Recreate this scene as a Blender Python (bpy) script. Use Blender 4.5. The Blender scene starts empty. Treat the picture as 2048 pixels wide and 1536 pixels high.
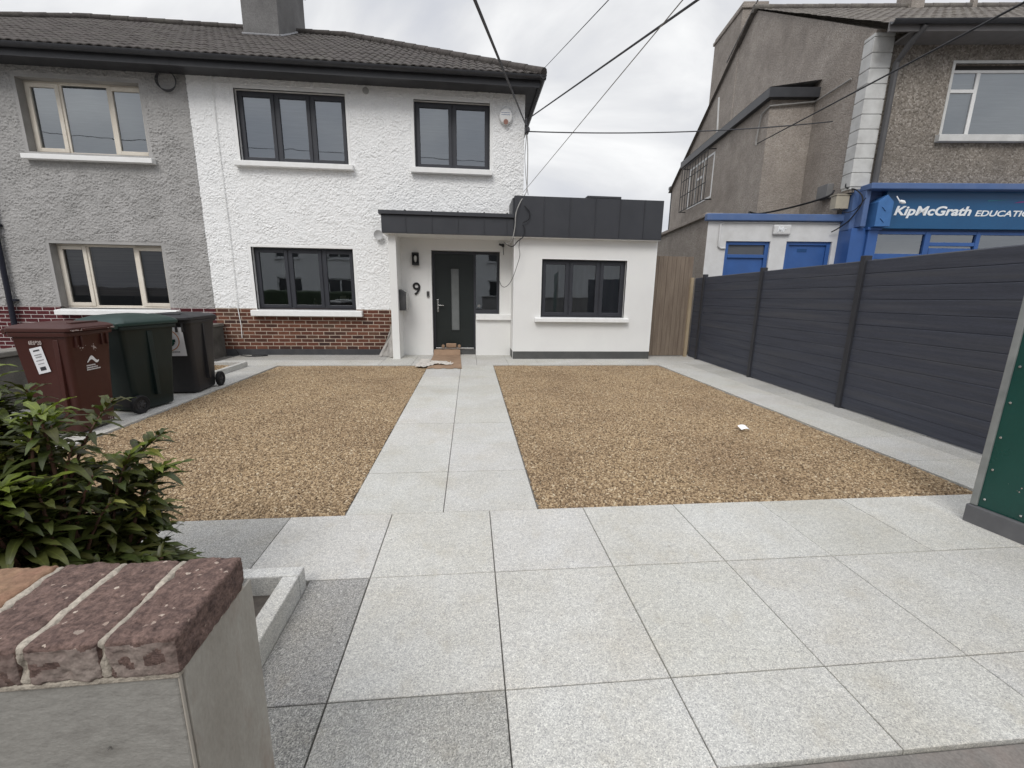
import bpy, bmesh, math, random
import numpy as np
from mathutils import Vector, Matrix

sc = bpy.context.scene
COL = sc.collection
R = math.radians
rnd = random.Random(7)

# ------------------------------------------------------------------ materials
MATS = {}

def new_mat(name):
    m = bpy.data.materials.new(name)
    m.use_nodes = True
    nt = m.node_tree
    return m, nt, nt.nodes['Principled BSDF']

def nd(nt, typ, **kw):
    n = nt.nodes.new(typ)
    for k, v in kw.items():
        if k.startswith('i_'):
            n.inputs[k[2:].replace('_', ' ')].default_value = v
        else:
            setattr(n, k, v)
    return n

def c4(c):
    return (c[0], c[1], c[2], 1.0)

def coords(nt, stretch=(1, 1, 1), rot=(0, 0, 0)):
    tc = nd(nt, 'ShaderNodeTexCoord')
    mp = nd(nt, 'ShaderNodeMapping')
    mp.inputs['Scale'].default_value = stretch
    mp.inputs['Rotation'].default_value = rot
    nt.links.new(tc.outputs['Object'], mp.inputs['Vector'])
    return mp.outputs['Vector']

def ramp(nt, src, stops):
    r = nd(nt, 'ShaderNodeValToRGB')
    els = r.color_ramp.elements
    while len(els) < len(stops):
        els.new(0.5)
    for e, (p, c) in zip(els, stops):
        e.position = p
        e.color = c4(c) if len(c) == 3 else c
    nt.links.new(src, r.inputs['Fac'])
    return r.outputs['Color']

def noise(nt, vec, scale, detail=4, rough=.55):
    n = nd(nt, 'ShaderNodeTexNoise')
    n.inputs['Scale'].default_value = scale
    n.inputs['Detail'].default_value = detail
    n.inputs['Roughness'].default_value = rough
    nt.links.new(vec, n.inputs['Vector'])
    return n.outputs['Fac']

def mixc(nt, a, b, fac, mode='MIX'):
    m = nd(nt, 'ShaderNodeMix', data_type='RGBA', blend_type=mode)
    for sock, v in ((m.inputs[0], fac), (m.inputs[6], a), (m.inputs[7], b)):
        if isinstance(v, (int, float)):
            sock.default_value = v
        elif isinstance(v, tuple):
            sock.default_value = c4(v)
        else:
            nt.links.new(v, sock)
    return m.outputs[2]

def surf(name, c1, c2=None, scale=6, detail=5, rough=.8, spec=.3, metallic=0,
         bump=0, bscale=40, bdist=.01, bdetail=4, stain=0, stain_scale=.7, stain_col=None,
         stretch=(1, 1, 1), fine=0, fine_scale=120, attr=None, rough_var=0, coat=0):
    """noise-mottled surface with optional large stains, fine grain and bump"""
    if name in MATS:
        return MATS[name]
    m, nt, b = new_mat(name)
    v = coords(nt, stretch)
    c2 = c2 or tuple(x * .82 for x in c1)
    col = ramp(nt, noise(nt, v, scale, detail), [(.32, c2), (.68, c1)])
    if fine:
        f = ramp(nt, noise(nt, v, fine_scale, 2, .7), [(.3, (1 - fine,) * 3), (.7, (1 + fine * .4,) * 3)])
        col = mixc(nt, col, f, 1.0, 'MULTIPLY')
    if stain:
        sc_ = stain_col or tuple(x * .45 for x in c1)
        s = ramp(nt, noise(nt, v, stain_scale, 6, .65), [(.48, (0, 0, 0)), (.72, (stain,) * 3)])
        col = mixc(nt, col, sc_, s)
    if attr:
        a = nd(nt, 'ShaderNodeAttribute', attribute_name=attr)
        col = mixc(nt, col, a.outputs['Color'], 1.0, 'MULTIPLY')
    nt.links.new(col, b.inputs['Base Color'])
    b.inputs['Roughness'].default_value = rough
    if rough_var:
        rr = ramp(nt, noise(nt, v, scale * 2.3, 4), [(.3, (rough - rough_var,) * 3), (.7, (rough + rough_var,) * 3)])
        nt.links.new(rr, b.inputs['Roughness'])
    b.inputs['Specular IOR Level'].default_value = spec
    b.inputs['Metallic'].default_value = metallic
    b.inputs['Coat Weight'].default_value = coat
    if bump:
        bp = nd(nt, 'ShaderNodeBump')
        bp.inputs['Strength'].default_value = bump
        bp.inputs['Distance'].default_value = bdist
        nt.links.new(noise(nt, v, bscale, bdetail, .6), bp.inputs['Height'])
        nt.links.new(bp.outputs['Normal'], b.inputs['Normal'])
    MATS[name] = m
    return m

def brick_mat(name, cols, mortar, bw=.225, rh=.0745, ms=.0075, z0=.0, flat=.0, dirt=.25):
    m, nt, b = new_mat(name)
    tc = nd(nt, 'ShaderNodeTexCoord')
    sp = nd(nt, 'ShaderNodeSeparateXYZ'); nt.links.new(tc.outputs['Object'], sp.inputs[0])
    ad = nd(nt, 'ShaderNodeMath', operation='ADD'); ad.inputs[1].default_value = -z0
    nt.links.new(sp.outputs['Z'], ad.inputs[0])
    cb = nd(nt, 'ShaderNodeCombineXYZ')
    nt.links.new(sp.outputs['X'], cb.inputs['X']); nt.links.new(ad.outputs[0], cb.inputs['Y'])
    # slightly wavering courses
    nz = nd(nt, 'ShaderNodeTexNoise'); nz.inputs['Scale'].default_value = 9
    nt.links.new(cb.outputs[0], nz.inputs['Vector'])
    wv = nd(nt, 'ShaderNodeVectorMath', operation='SCALE'); wv.inputs['Scale'].default_value = .006
    nt.links.new(nz.outputs['Color'], wv.inputs[0])
    av = nd(nt, 'ShaderNodeVectorMath', operation='ADD')
    nt.links.new(cb.outputs[0], av.inputs[0]); nt.links.new(wv.outputs[0], av.inputs[1])
    bt = nd(nt, 'ShaderNodeTexBrick')
    for k, v in (('Scale', 1.0), ('Brick Width', bw), ('Row Height', rh), ('Mortar Size', ms), ('Mortar Smooth', .25), ('Bias', 0.0)):
        bt.inputs[k].default_value = v
    bt.inputs['Color1'].default_value = (0, 0, 0, 1); bt.inputs['Color2'].default_value = (1, 1, 1, 1)
    bt.inputs['Mortar'].default_value = (.5, .5, .5, 1)
    nt.links.new(av.outputs[0], bt.inputs['Vector'])
    n = len(cols)
    bc = ramp(nt, bt.outputs['Color'], [(i / (n - 1), c) for i, c in enumerate(cols)])
    gr = ramp(nt, noise(nt, tc.outputs['Object'], 35, 5, .7), [(.3, (.62,) * 3), (.7, (1.12,) * 3)])
    bc = mixc(nt, bc, gr, 1.0, 'MULTIPLY')
    mo = ramp(nt, noise(nt, tc.outputs['Object'], 14, 4), [(.3, tuple(x * .7 for x in mortar)), (.7, mortar)])
    col = mixc(nt, bc, mo, bt.outputs['Fac'])
    st = ramp(nt, noise(nt, tc.outputs['Object'], 1.7, 6, .65), [(.4, (1, 1, 1)), (.75, (1 - dirt,) * 3)])
    col = mixc(nt, col, st, 1.0, 'MULTIPLY')
    nt.links.new(col, b.inputs['Base Color'])
    b.inputs['Roughness'].default_value = .82
    b.inputs['Specular IOR Level'].default_value = .25
    h = nd(nt, 'ShaderNodeMath', operation='SUBTRACT'); h.inputs[0].default_value = 1
    nt.links.new(bt.outputs['Fac'], h.inputs[1])
    bp = nd(nt, 'ShaderNodeBump'); bp.inputs['Strength'].default_value = .7; bp.inputs['Distance'].default_value = .008
    nt.links.new(h.outputs[0], bp.inputs['Height']); nt.links.new(bp.outputs['Normal'], b.inputs['Normal'])
    return m

def granite_mat(name):
    m, nt, b = new_mat(name)
    tc = nd(nt, 'ShaderNodeTexCoord'); v = tc.outputs['Object']
    vo = nd(nt, 'ShaderNodeTexVoronoi'); vo.inputs['Scale'].default_value = 300
    nt.links.new(v, vo.inputs['Vector'])
    sp = nd(nt, 'ShaderNodeSeparateColor'); nt.links.new(vo.outputs['Color'], sp.inputs[0])
    speck = ramp(nt, sp.outputs[0], [(.0, (.33, .33, .33)), (.08, (.40, .40, .40)), (.3, (.49, .488, .475)), (.7, (.585, .58, .562)), (1, (.745, .74, .715))])
    big = ramp(nt, noise(nt, v, 45, 4, .7), [(.3, (.82, .82, .83)), (.7, (1.05, 1.05, 1.04))])
    col = mixc(nt, speck, big, 1.0, 'MULTIPLY')
    # weathering and grime drifting over the slabs
    gr = ramp(nt, noise(nt, v, 1.6, 7, .68), [(.36, (1.01, 1.01, 1.0)), (.66, (.885, .87, .83))])
    col = mixc(nt, col, gr, 1.0, 'MULTIPLY')
    dirt = ramp(nt, noise(nt, v, 6.5, 6, .72), [(.56, (0, 0, 0)), (.76, (.42,) * 3)])
    col = mixc(nt, col, (.40, .36, .29), dirt)
    a = nd(nt, 'ShaderNodeAttribute', attribute_name='tone')
    wst = ramp(nt, noise(nt, v, 2.3, 5, .6), [(.50, (0, 0, 0)), (.72, (.5,) * 3)])
    col = mixc(nt, col, mixc(nt, col, (.95, .91, .84), 1.0, 'MULTIPLY'), wst)
    mk = ramp(nt, noise(nt, v, 19, 3, .5), [(.735, (0, 0, 0)), (.76, (.55,) * 3)])
    col = mixc(nt, col, (.22, .20, .17), mk)
    # darker slabs show their grain more strongly
    dm = nd(nt, 'ShaderNodeMapRange'); dm.inputs['From Min'].default_value = .85; dm.inputs['From Max'].default_value = .55
    nt.links.new(a.outputs['Fac'], dm.inputs['Value'])
    sk = ramp(nt, sp.outputs[1], [(0, (.42, .42, .43)), (.3, (.8, .8, .8)), (.75, (1.15, 1.15, 1.15)), (1, (1.5, 1.5, 1.5))])
    col = mixc(nt, col, mixc(nt, col, sk, 1.0, 'MULTIPLY'), dm.outputs[0])
    col = mixc(nt, col, a.outputs['Color'], 1.0, 'MULTIPLY')
    nt.links.new(col, b.inputs['Base Color'])
    b.inputs['Roughness'].default_value = .72
    b.inputs['Specular IOR Level'].default_value = .3
    bp = nd(nt, 'ShaderNodeBump'); bp.inputs['Strength'].default_value = .25; bp.inputs['Distance'].default_value = .003
    nt.links.new(noise(nt, v, 150, 3, .7), bp.inputs['Height']); nt.links.new(bp.outputs['Normal'], b.inputs['Normal'])
    return m

def pebble_mat(name):
    m, nt, b = new_mat(name)
    a = nd(nt, 'ShaderNodeAttribute', attribute_name='tone', attribute_type='INSTANCER')
    tc = nd(nt, 'ShaderNodeTexCoord')
    col = ramp(nt, a.outputs['Fac'], [(0, (.125, .087, .053)), (.13, (.205, .145, .088)), (.4, (.322, .231, .139)), (.7, (.40, .293, .182)), (.93, (.495, .385, .255)), (1, (.59, .505, .375))])
    g = ramp(nt, noise(nt, tc.outputs['Object'], 160, 3), [(.3, (.75,) * 3), (.7, (1.1,) * 3)])
    col = mixc(nt, col, g, 1.0, 'MULTIPLY')
    gp = nd(nt, 'ShaderNodeNewGeometry')
    pt = ramp(nt, noise(nt, gp.outputs['Position'], 1.1, 5, .6), [(.34, (.86, .83, .80)), (.52, (1.02, 1.01, .98)), (.7, (1.10, 1.09, 1.04))])
    col = mixc(nt, col, pt, 1.0, 'MULTIPLY')
    nt.links.new(col, b.inputs['Base Color'])
    b.inputs['Roughness'].default_value = .75
    b.inputs['Specular IOR Level'].default_value = .3
    return m

def glass_mat(name, tint=(.8, .84, .84), ior=2.9, gl=(.9, .95, 1.0)):
    m, nt, b = new_mat(name)
    nt.nodes.remove(b)
    out = [n for n in nt.nodes if n.type == 'OUTPUT_MATERIAL'][0]
    tr = nd(nt, 'ShaderNodeBsdfTransparent'); tr.inputs['Color'].default_value = c4(tint)
    g = nd(nt, 'ShaderNodeBsdfGlossy'); g.inputs['Color'].default_value = c4(gl); g.inputs['Roughness'].default_value = .012
    # faint waviness of real panes
    bp = nd(nt, 'ShaderNodeBump'); bp.inputs['Strength'].default_value = .06; bp.inputs['Distance'].default_value = .02
    nt.links.new(noise(nt, coords(nt), 1.6, 2), bp.inputs['Height'])
    nt.links.new(bp.outputs['Normal'], g.inputs['Normal'])
    fr = nd(nt, 'ShaderNodeFresnel'); fr.inputs['IOR'].default_value = ior
    mx = nd(nt, 'ShaderNodeMixShader')
    nt.links.new(fr.outputs[0], mx.inputs[0]); nt.links.new(tr.outputs[0], mx.inputs[1]); nt.links.new(g.outputs[0], mx.inputs[2])
    nt.links.new(mx.outputs[0], out.inputs['Surface'])
    return m

def leaf_mat(name):
    m, nt, b = new_mat(name)
    a = nd(nt, 'ShaderNodeAttribute', attribute_name='tone')
    uv = nd(nt, 'ShaderNodeAttribute', attribute_name='across')
    mid = ramp(nt, uv.outputs['Fac'], [(.0, (1.7, 1.8, 1.5)), (.10, (1.0, 1.0, 1.0)), (1, (1, 1, 1))])
    col = mixc(nt, a.outputs['Color'], mid, 1.0, 'MULTIPLY')
    g = ramp(nt, noise(nt, coords(nt), 40, 4), [(.3, (.7,) * 3), (.7, (1.15,) * 3)])
    col = mixc(nt, col, g, 1.0, 'MULTIPLY')
    nt.links.new(col, b.inputs['Base Color'])
    b.inputs['Roughness'].default_value = .42
    b.inputs['Specular IOR Level'].default_value = .4
    tr = nd(nt, 'ShaderNodeBsdfTranslucent')
    nt.links.new(mixc(nt, col, (1.1, 1.25, .5), 1.0, 'MULTIPLY'), tr.inputs['Color'])
    mx = nd(nt, 'ShaderNodeMixShader'); mx.inputs[0].default_value = .22
    out = [n for n in nt.nodes if n.type == 'OUTPUT_MATERIAL'][0]
    nt.links.new(b.outputs[0], mx.inputs[1]); nt.links.new(tr.outputs[0], mx.inputs[2]); nt.links.new(mx.outputs[0], out.inputs['Surface'])
    return m

def wet_fade_mat(name, base, dark, z_lo, z_hi, **kw):
    """plaster that is dirtier towards its foot"""
    m = surf(name, base, **kw)
    return m

mt = {}
mt['white_rough'] = surf('white_roughcast', (.88, .88, .875), (.83, .835, .83), scale=5, rough=.9, spec=.2, fine=.10, fine_scale=70, stain=.10, stain_scale=.8, stain_col=(.70, .69, .65), bump=.25, bscale=60, bdist=.006)
mt['white_smooth'] = surf('white_render', (.79, .79, .77), (.755, .75, .735), scale=2.2, rough=.85, spec=.2, fine=.06, fine_scale=150, stain=.12, stain_scale=1.1, stain_col=(.66, .63, .56), bump=.25, bscale=170, bdist=.004)
mt['white_trim'] = surf('white_trim_paint', (.84, .84, .83), (.79, .79, .775), scale=9, rough=.6, spec=.35, stain=.12, stain_scale=4, stain_col=(.60, .57, .5))
mt['grey_rough'] = surf('grey_roughcast', (.45, .44, .43), (.355, .348, .338), scale=2.2, rough=.95, spec=.15, fine=.22, fine_scale=60, stain=.4, stain_scale=.55, stain_col=(.27, .264, .252), bump=.3, bscale=60, bdist=.006)
mt['grey_plain'] = surf('grey_plaster_band', (.38, .365, .345), (.29, .28, .265), scale=3, rough=.9, spec=.2, fine=.12, stain=.35, stain_scale=1.3, stain_col=(.15, .145, .135), bump=.2, bscale=90)
mt['brick'] = brick_mat('red_brown_brick', [(.055, .030, .026), (.10, .042, .028), (.135, .05, .033), (.15, .058, .037), (.185, .075, .046), (.10, .06, .042)], (.56, .46, .37), z0=.1155)
mt['brick_maroon'] = brick_mat('maroon_painted_brick', [(.085, .016, .02), (.105, .02, .024), (.075, .014, .018), (.12, .025, .028)], (.62, .56, .54), z0=.1155, ms=.0065)
mt['plinth'] = surf('dark_plinth_paint', (.055, .056, .06), (.042, .043, .047), scale=5, rough=.6, spec=.35, stain=.25, stain_scale=3, stain_col=(.16, .15, .14), bump=.15, bscale=60)
mt['plinth_grey'] = surf('grey_plinth_paint', (.088, .089, .088), (.07, .071, .07), scale=5, rough=.6, spec=.35, stain=.2, stain_scale=3, stain_col=(.17, .16, .15), bump=.15, bscale=60)
mt['anthracite'] = surf('anthracite_frame', (.036, .038, .046), (.031, .033, .040), scale=6, rough=.42, spec=.45)
mt['zinc'] = surf('dark_seamed_cladding', (.037, .039, .046), (.031, .033, .039), scale=2.5, rough=.46, spec=.5, rough_var=.06, stain=.2, stain_scale=1.6, stain_col=(.06, .062, .068), bump=.08, bscale=3, bdist=.02)
mt['cream'] = surf('cream_pvc', (.74, .69, .60), (.68, .62, .53), scale=5, rough=.5, spec=.4, stain=.3, stain_scale=4, stain_col=(.45, .38, .29))
mt['glass'] = glass_mat('window_glass')
mt['glass_dark'] = glass_mat('dark_window_glass', tint=(.7, .72, .74), ior=2.7)
mt['glass_dim'] = glass_mat('dim_window_glass', tint=(.6, .6, .6), ior=1.6)
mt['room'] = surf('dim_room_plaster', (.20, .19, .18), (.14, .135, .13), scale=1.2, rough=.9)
mt['curtain'] = surf('grey_blind_fabric', (.66, .69, .72), (.56, .59, .62), scale=3, rough=.9, stretch=(1, 1, 18))
mt['pane_fill'] = surf('pane_fill_sheet', (.50, .51, .53), (.34, .35, .365), scale=2.2, rough=.9, stretch=(3, 1, .4))  # for the grey sheet added to lighten the extension window
mt['slat'] = surf('venetian_slats', (.27, .25, .245), (.16, .15, .15), scale=2, rough=.7, stretch=(.4, 1, 30))
mt['roof'] = surf('weathered_roof_tile', (.102, .090, .084), (.066, .059, .055), scale=4, detail=8, rough=.92, spec=.2, fine=.35, fine_scale=26, stain=.45, stain_scale=2.2, stain_col=(.10, .098, .08), bump=.4, bscale=45, bdist=.01)
mt['roof2'] = surf('lichen_grey_roof_tile', (.175, .158, .142), (.118, .106, .097), scale=4, detail=8, rough=.92, spec=.2, fine=.35, fine_scale=26, stain=.6, stain_scale=2.2, stain_col=(.19, .18, .15), bump=.4, bscale=45, bdist=.01)
def roof_mat(name, src, offx, wave, course, offy):
    m = mt[src].copy(); m.name = name; nt = m.node_tree
    b = nt.nodes['Principled BSDF']; l = b.inputs['Base Color'].links[0].from_socket
    tc = nd(nt, 'ShaderNodeTexCoord'); sp = nd(nt, 'ShaderNodeSeparateXYZ'); nt.links.new(tc.outputs['Object'], sp.inputs[0])
    def M_(op, a, b_=None):
        n = nd(nt, 'ShaderNodeMath', operation=op)
        for i, v in enumerate((a, b_)):
            if v is None: continue
            if isinstance(v, (int, float)): n.inputs[i].default_value = v
            else: nt.links.new(v, n.inputs[i])
        return n.outputs[0]
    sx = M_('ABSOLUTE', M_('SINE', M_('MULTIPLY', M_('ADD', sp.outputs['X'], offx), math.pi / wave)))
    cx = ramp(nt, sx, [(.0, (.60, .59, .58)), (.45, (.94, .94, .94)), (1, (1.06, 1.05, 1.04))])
    fy = M_('FRACT', M_('MULTIPLY', M_('ADD', sp.outputs['Y'], offy), 1 / course))
    cyc = ramp(nt, fy, [(.0, (.72, .72, .72)), (.16, (1, 1, 1)), (.9, (1.04, 1.04, 1.04)), (1, (.8, .8, .8))])
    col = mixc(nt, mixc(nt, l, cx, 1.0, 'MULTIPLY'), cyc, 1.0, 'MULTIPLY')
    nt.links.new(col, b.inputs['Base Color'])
    return m
mt['gutter'] = surf('black_gutter_pvc', (.040, .041, .046), (.032, .033, .037), scale=6, rough=.42, spec=.45, stain=.2, stain_scale=3, stain_col=(.07, .07, .07))
mt['chimney'] = surf('chimney_render', (.21, .205, .20), (.16, .155, .152), scale=3, rough=.95, spec=.15, fine=.25, fine_scale=50, stain=.3, stain_scale=1.2, stain_col=(.12, .12, .11), bump=.5, bscale=50)
mt['lead'] = surf('lead_flashing', (.33, .33, .34), (.24, .24, .25), scale=12, rough=.6)
mt['fence'] = surf('charcoal_composite_board', (.062, .068, .090), (.043, .047, .063), scale=3.2, detail=8, rough=.62, spec=.4, stretch=(.35, 1, 9), fine=.28, fine_scale=60, bump=.35, bscale=55, bdist=.002, stain=.45, stain_scale=1.3, stain_col=(.095, .094, .096), rough_var=.08)
mt['fence_post'] = surf('charcoal_post', (.034, .035, .041), (.028, .029, .034), scale=5, rough=.5, spec=.4)
mt['timber'] = surf('weathered_board', (.245, .198, .155), (.168, .132, .104), scale=2.5, detail=8, rough=.85, spec=.2, stretch=(9, 9, .7), fine=.2, fine_scale=40, stain=.25, stain_scale=3.5, stain_col=(.09, .06, .04), bump=.3, bscale=30, bdist=.003)
mt['timber_new'] = surf('pale_new_timber', (.40, .325, .225), (.31, .245, .165), scale=3, detail=6, rough=.8, stretch=(9, 9, .7), bump=.2, bscale=30, bdist=.003)
mt['granite'] = granite_mat('silver_granite')
mt['joint'] = surf('joint_mortar', (.20, .19, .175), (.12, .115, .105), scale=15, rough=.95, bump=.3, bscale=90)
mt['pebble'] = pebble_mat('golden_gravel')
mt['gravel_bed'] = surf('gravel_bed', (.21, .145, .09), (.12, .082, .052), scale=60, rough=.95, fine=.4, fine_scale=140, bump=.6, bscale=70)
mt['concrete'] = surf('worn_concrete', (.34, .325, .305), (.24, .23, .215), scale=3, detail=8, rough=.9, fine=.2, fine_scale=110, stain=.5, stain_scale=1.4, stain_col=(.17, .155, .14), bump=.35, bscale=70, bdist=.004)
mt['asphalt'] = surf('asphalt', (.06, .06, .061), (.042, .042, .043), scale=3, rough=.9, fine=.4, fine_scale=150, bump=.4, bscale=120)
mt['wall_concrete'] = surf('dirty_concrete_wall', (.17, .16, .145), (.085, .08, .072), scale=3.5, detail=8, rough=.92, fine=.25, fine_scale=70, stain=.5, stain_scale=1.6, stain_col=(.06, .058, .05), bump=.5, bscale=45, bdist=.006)
mt['cope_brick'] = surf('rough_purple_brick', (.225, .150, .126), (.112, .076, .067), scale=60, detail=10, rough=.93, spec=.2, fine=.45, fine_scale=170, stain=.0, stain_scale=24, stain_col=(.52, .42, .36), bump=1.0, bscale=85, bdist=.008, bdetail=9)
def add_specks(m, scale, pick, size, cols):
    nt = m.node_tree; b = nt.nodes['Principled BSDF']; l = b.inputs['Base Color'].links[0].from_socket
    tc = nd(nt, 'ShaderNodeTexCoord')
    vo = nd(nt, 'ShaderNodeTexVoronoi'); vo.inputs['Scale'].default_value = scale
    wn = nd(nt, 'ShaderNodeTexNoise'); wn.inputs['Scale'].default_value = scale * 1.7; wn.inputs['Detail'].default_value = 3
    nt.links.new(tc.outputs['Object'], wn.inputs['Vector'])
    sc_ = nd(nt, 'ShaderNodeVectorMath', operation='SCALE'); sc_.inputs['Scale'].default_value = .9 / scale; nt.links.new(wn.outputs['Color'], sc_.inputs[0])
    ad = nd(nt, 'ShaderNodeVectorMath', operation='ADD'); nt.links.new(tc.outputs['Object'], ad.inputs[0]); nt.links.new(sc_.outputs[0], ad.inputs[1])
    nt.links.new(ad.outputs[0], vo.inputs['Vector'])
    sp = nd(nt, 'ShaderNodeSeparateColor'); nt.links.new(vo.outputs['Color'], sp.inputs[0])
    g = nd(nt, 'ShaderNodeMath', operation='GREATER_THAN'); g.inputs[1].default_value = pick; nt.links.new(sp.outputs[0], g.inputs[0])
    d = nd(nt, 'ShaderNodeMath', operation='LESS_THAN'); d.inputs[1].default_value = size; nt.links.new(vo.outputs['Distance'], d.inputs[0])
    f = nd(nt, 'ShaderNodeMath', operation='MULTIPLY'); nt.links.new(g.outputs[0], f.inputs[0]); nt.links.new(d.outputs[0], f.inputs[1])
    nt.links.new(mixc(nt, l, ramp(nt, sp.outputs[1], [(0, cols[0]), (1, cols[1])]), f.outputs[0]), b.inputs['Base Color'])
add_specks(mt['cope_brick'], 95, .86, .30, ((.30, .22, .18), (.50, .42, .35)))
add_specks(mt['cope_brick'], 26, .93, .20, ((.30, .24, .20), (.46, .42, .38)))
mt['cope_face'] = surf('mortar_smeared_brick', (.33, .28, .245), (.17, .115, .10), scale=9, detail=9, rough=.93, spec=.2, fine=.35, fine_scale=80, stain=.5, stain_scale=11, stain_col=(.10, .045, .042), bump=.9, bscale=60, bdist=.006, bdetail=8)
mt['cope_sand'] = surf('buff_brick', (.31, .215, .13), (.225, .125, .09), scale=8, detail=8, rough=.93, spec=.2, fine=.3, fine_scale=90, stain=.35, stain_scale=9, stain_col=(.22, .09, .06), bump=.8, bscale=60, bdist=.006)
mt['cope_mortar'] = surf('pale_mortar', (.46, .41, .34), (.33, .29, .24), scale=22, detail=7, rough=.95, fine=.3, fine_scale=120, bump=.9, bscale=90, bdist=.006)
mt['pier'] = surf('weathered_pier_render', (.40, .39, .36), (.215, .205, .185), scale=7, detail=9, rough=.9, spec=.2, fine=.10, fine_scale=140, stretch=(1, 1, 1.5), stain=.95, stain_scale=7, stain_col=(.16, .15, .135), bump=.6, bscale=34, bdist=.006, bdetail=7)
mt['pier_side'] = surf('buff_pier_render', (.44, .42, .375), (.32, .295, .255), scale=5.5, detail=9, rough=.9, spec=.2, fine=.10, fine_scale=140, stain=.85, stain_scale=6, stain_col=(.23, .165, .125), stretch=(1, 1, .45), bump=.4, bscale=45, bdist=.005, bdetail=7)
mt['panel_green'] = surf('green_painted_sheet', (.0018, .064, .050), (.0014, .046, .036), scale=1.4, detail=6, rough=.30, spec=.5, stain=.16, stain_scale=1.3, stain_col=(.035, .085, .072), rough_var=.06, fine=.08, fine_scale=90)
mt['panel_trim'] = surf('dull_aluminium_trim', (.30, .31, .30), (.22, .23, .225), scale=8, rough=.5, metallic=.3, spec=.4, stain=.3, stain_scale=6, stain_col=(.12, .13, .125))
mt['panel_base'] = surf('grey_kick_board', (.125, .125, .13), (.10, .10, .105), scale=4, rough=.6, stain=.3, stain_scale=4, stain_col=(.2, .2, .2))
mt['steel'] = surf('brushed_steel', (.62, .62, .62), (.5, .5, .5), scale=20, rough=.25, metallic=1.0)
mt['black_metal'] = surf('black_metal', (.018, .018, .019), (.013, .013, .014), scale=10, rough=.45, spec=.4)
mt['lampglass'] = surf('lamp_glass', (.55, .55, .52), (.45, .45, .43), scale=10, rough=.2, spec=.5)
mt['bin_brown'] = surf('brown_bin_plastic', (.064, .0175, .0125), (.046, .0125, .009), scale=2.2, rough=.5, spec=.4, stretch=(1, 1, .5), stain=.22, stain_scale=3, stain_col=(.07, .035, .028), rough_var=.07, bump=.12, bscale=120, bdist=.002)
mt['bin_green'] = surf('dark_green_bin_plastic', (.010, .021, .019), (.0075, .015, .014), scale=2.4, rough=.5, spec=.4, stretch=(1, 1, .5), stain=.25, stain_scale=3, stain_col=(.03, .04, .035), rough_var=.07, bump=.12, bscale=120, bdist=.002)
mt['bin_greenlid'] = surf('green_bin_lid', (.012, .036, .029), (.0095, .028, .023), scale=2.4, rough=.42, spec=.45, stain=.3, stain_scale=4, stain_col=(.035, .055, .047))
mt['bin_black'] = surf('charcoal_bin_plastic', (.026, .0255, .028), (.019, .0187, .0205), scale=2.4, rough=.52, spec=.4, stretch=(1, 1, .5), stain=.3, stain_scale=3, stain_col=(.05, .049, .052), rough_var=.07, bump=.12, bscale=120, bdist=.002)
mt['tyre'] = surf('wheel_rubber', (.018, .018, .019), (.012, .012, .013), scale=12, rough=.75)
mt['hub'] = surf('wheel_hub', (.055, .055, .058), (.035, .035, .037), scale=12, rough=.5)
mt['sticker'] = surf('paper_sticker', (.72, .72, .74), (.66, .66, .68), scale=12, rough=.6)
mt['ink'] = surf('dark_ink', (.05, .05, .055), (.03, .03, .035), scale=30, rough=.7)
mt['ink_green'] = surf('green_ink', (.006, .055, .04), (.005, .045, .033), scale=30, rough=.6)
mt['ink_orange'] = surf('orange_ink', (.50, .20, .07), (.42, .16, .05), scale=30, rough=.6)
mt['scuff'] = surf('white_scuffs', (.50, .44, .42), (.34, .28, .26), scale=40, rough=.8)
mt['blue'] = surf('blue_paint', (.036, .108, .32), (.029, .088, .265), scale=3, detail=7, rough=.42, spec=.45, stain=.25, stain_scale=2.6, stain_col=(.05, .10, .24), bump=.1, bscale=60)
mt['blue_fade'] = surf('faded_blue_paint', (.085, .148, .31), (.07, .125, .27), scale=4, detail=7, rough=.55, spec=.4, stain=.4, stain_scale=3, stain_col=(.13, .17, .28), bump=.15, bscale=60)
mt['sign'] = surf('blue_sign_panel', (.010, .085, .205), (.009, .072, .18), scale=1.2, rough=.35, spec=.45)
mt['sign_white'] = surf('white_lettering', (.80, .82, .83), (.74, .76, .78), scale=10, rough=.5)
mt['shop_white'] = surf('white_painted_block', (.64, .64, .64), (.56, .56, .555), scale=4, detail=8, rough=.8, stain=.35, stain_scale=1.7, stain_col=(.42, .41, .39), bump=.5, bscale=24, bdist=.008)
mt['quoin'] = surf('off_white_quoin_paint', (.60, .60, .585), (.50, .50, .485), scale=4, detail=8, rough=.85, stain=.45, stain_scale=3, stain_col=(.30, .29, .27), bump=.3, bscale=40)
mt['dash'] = None  # built below
mt['cable'] = surf('grey_cable', (.075, .076, .082), (.05, .05, .055), scale=9, rough=.6)
mt['cable_black'] = surf('black_cable', (.02, .02, .022), (.014, .014, .016), scale=9, rough=.6)
mt['cable_pale'] = surf('pale_cable', (.36, .35, .33), (.25, .245, .235), scale=9, rough=.6)
mt['card'] = surf('brown_cardboard', (.335, .225, .15), (.26, .172, .112), scale=4, rough=.85, stain=.3, stain_scale=5, stain_col=(.22, .15, .105), fine=.08)
mt['plastic_white'] = surf('crumpled_white_sheet', (.56, .52, .47), (.47, .44, .40), scale=7, rough=.5, spec=.35)
mt['rag'] = surf('grey_dust_sheet', (.42, .40, .375), (.31, .295, .275), scale=8, rough=.9)
mt['paper'] = surf('white_paper', (.86, .86, .86), (.8, .8, .8), scale=20, rough=.7)
mt['terracotta'] = surf('chimney_pot_clay', (.32, .26, .20), (.24, .19, .15), scale=8, rough=.85)
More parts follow.
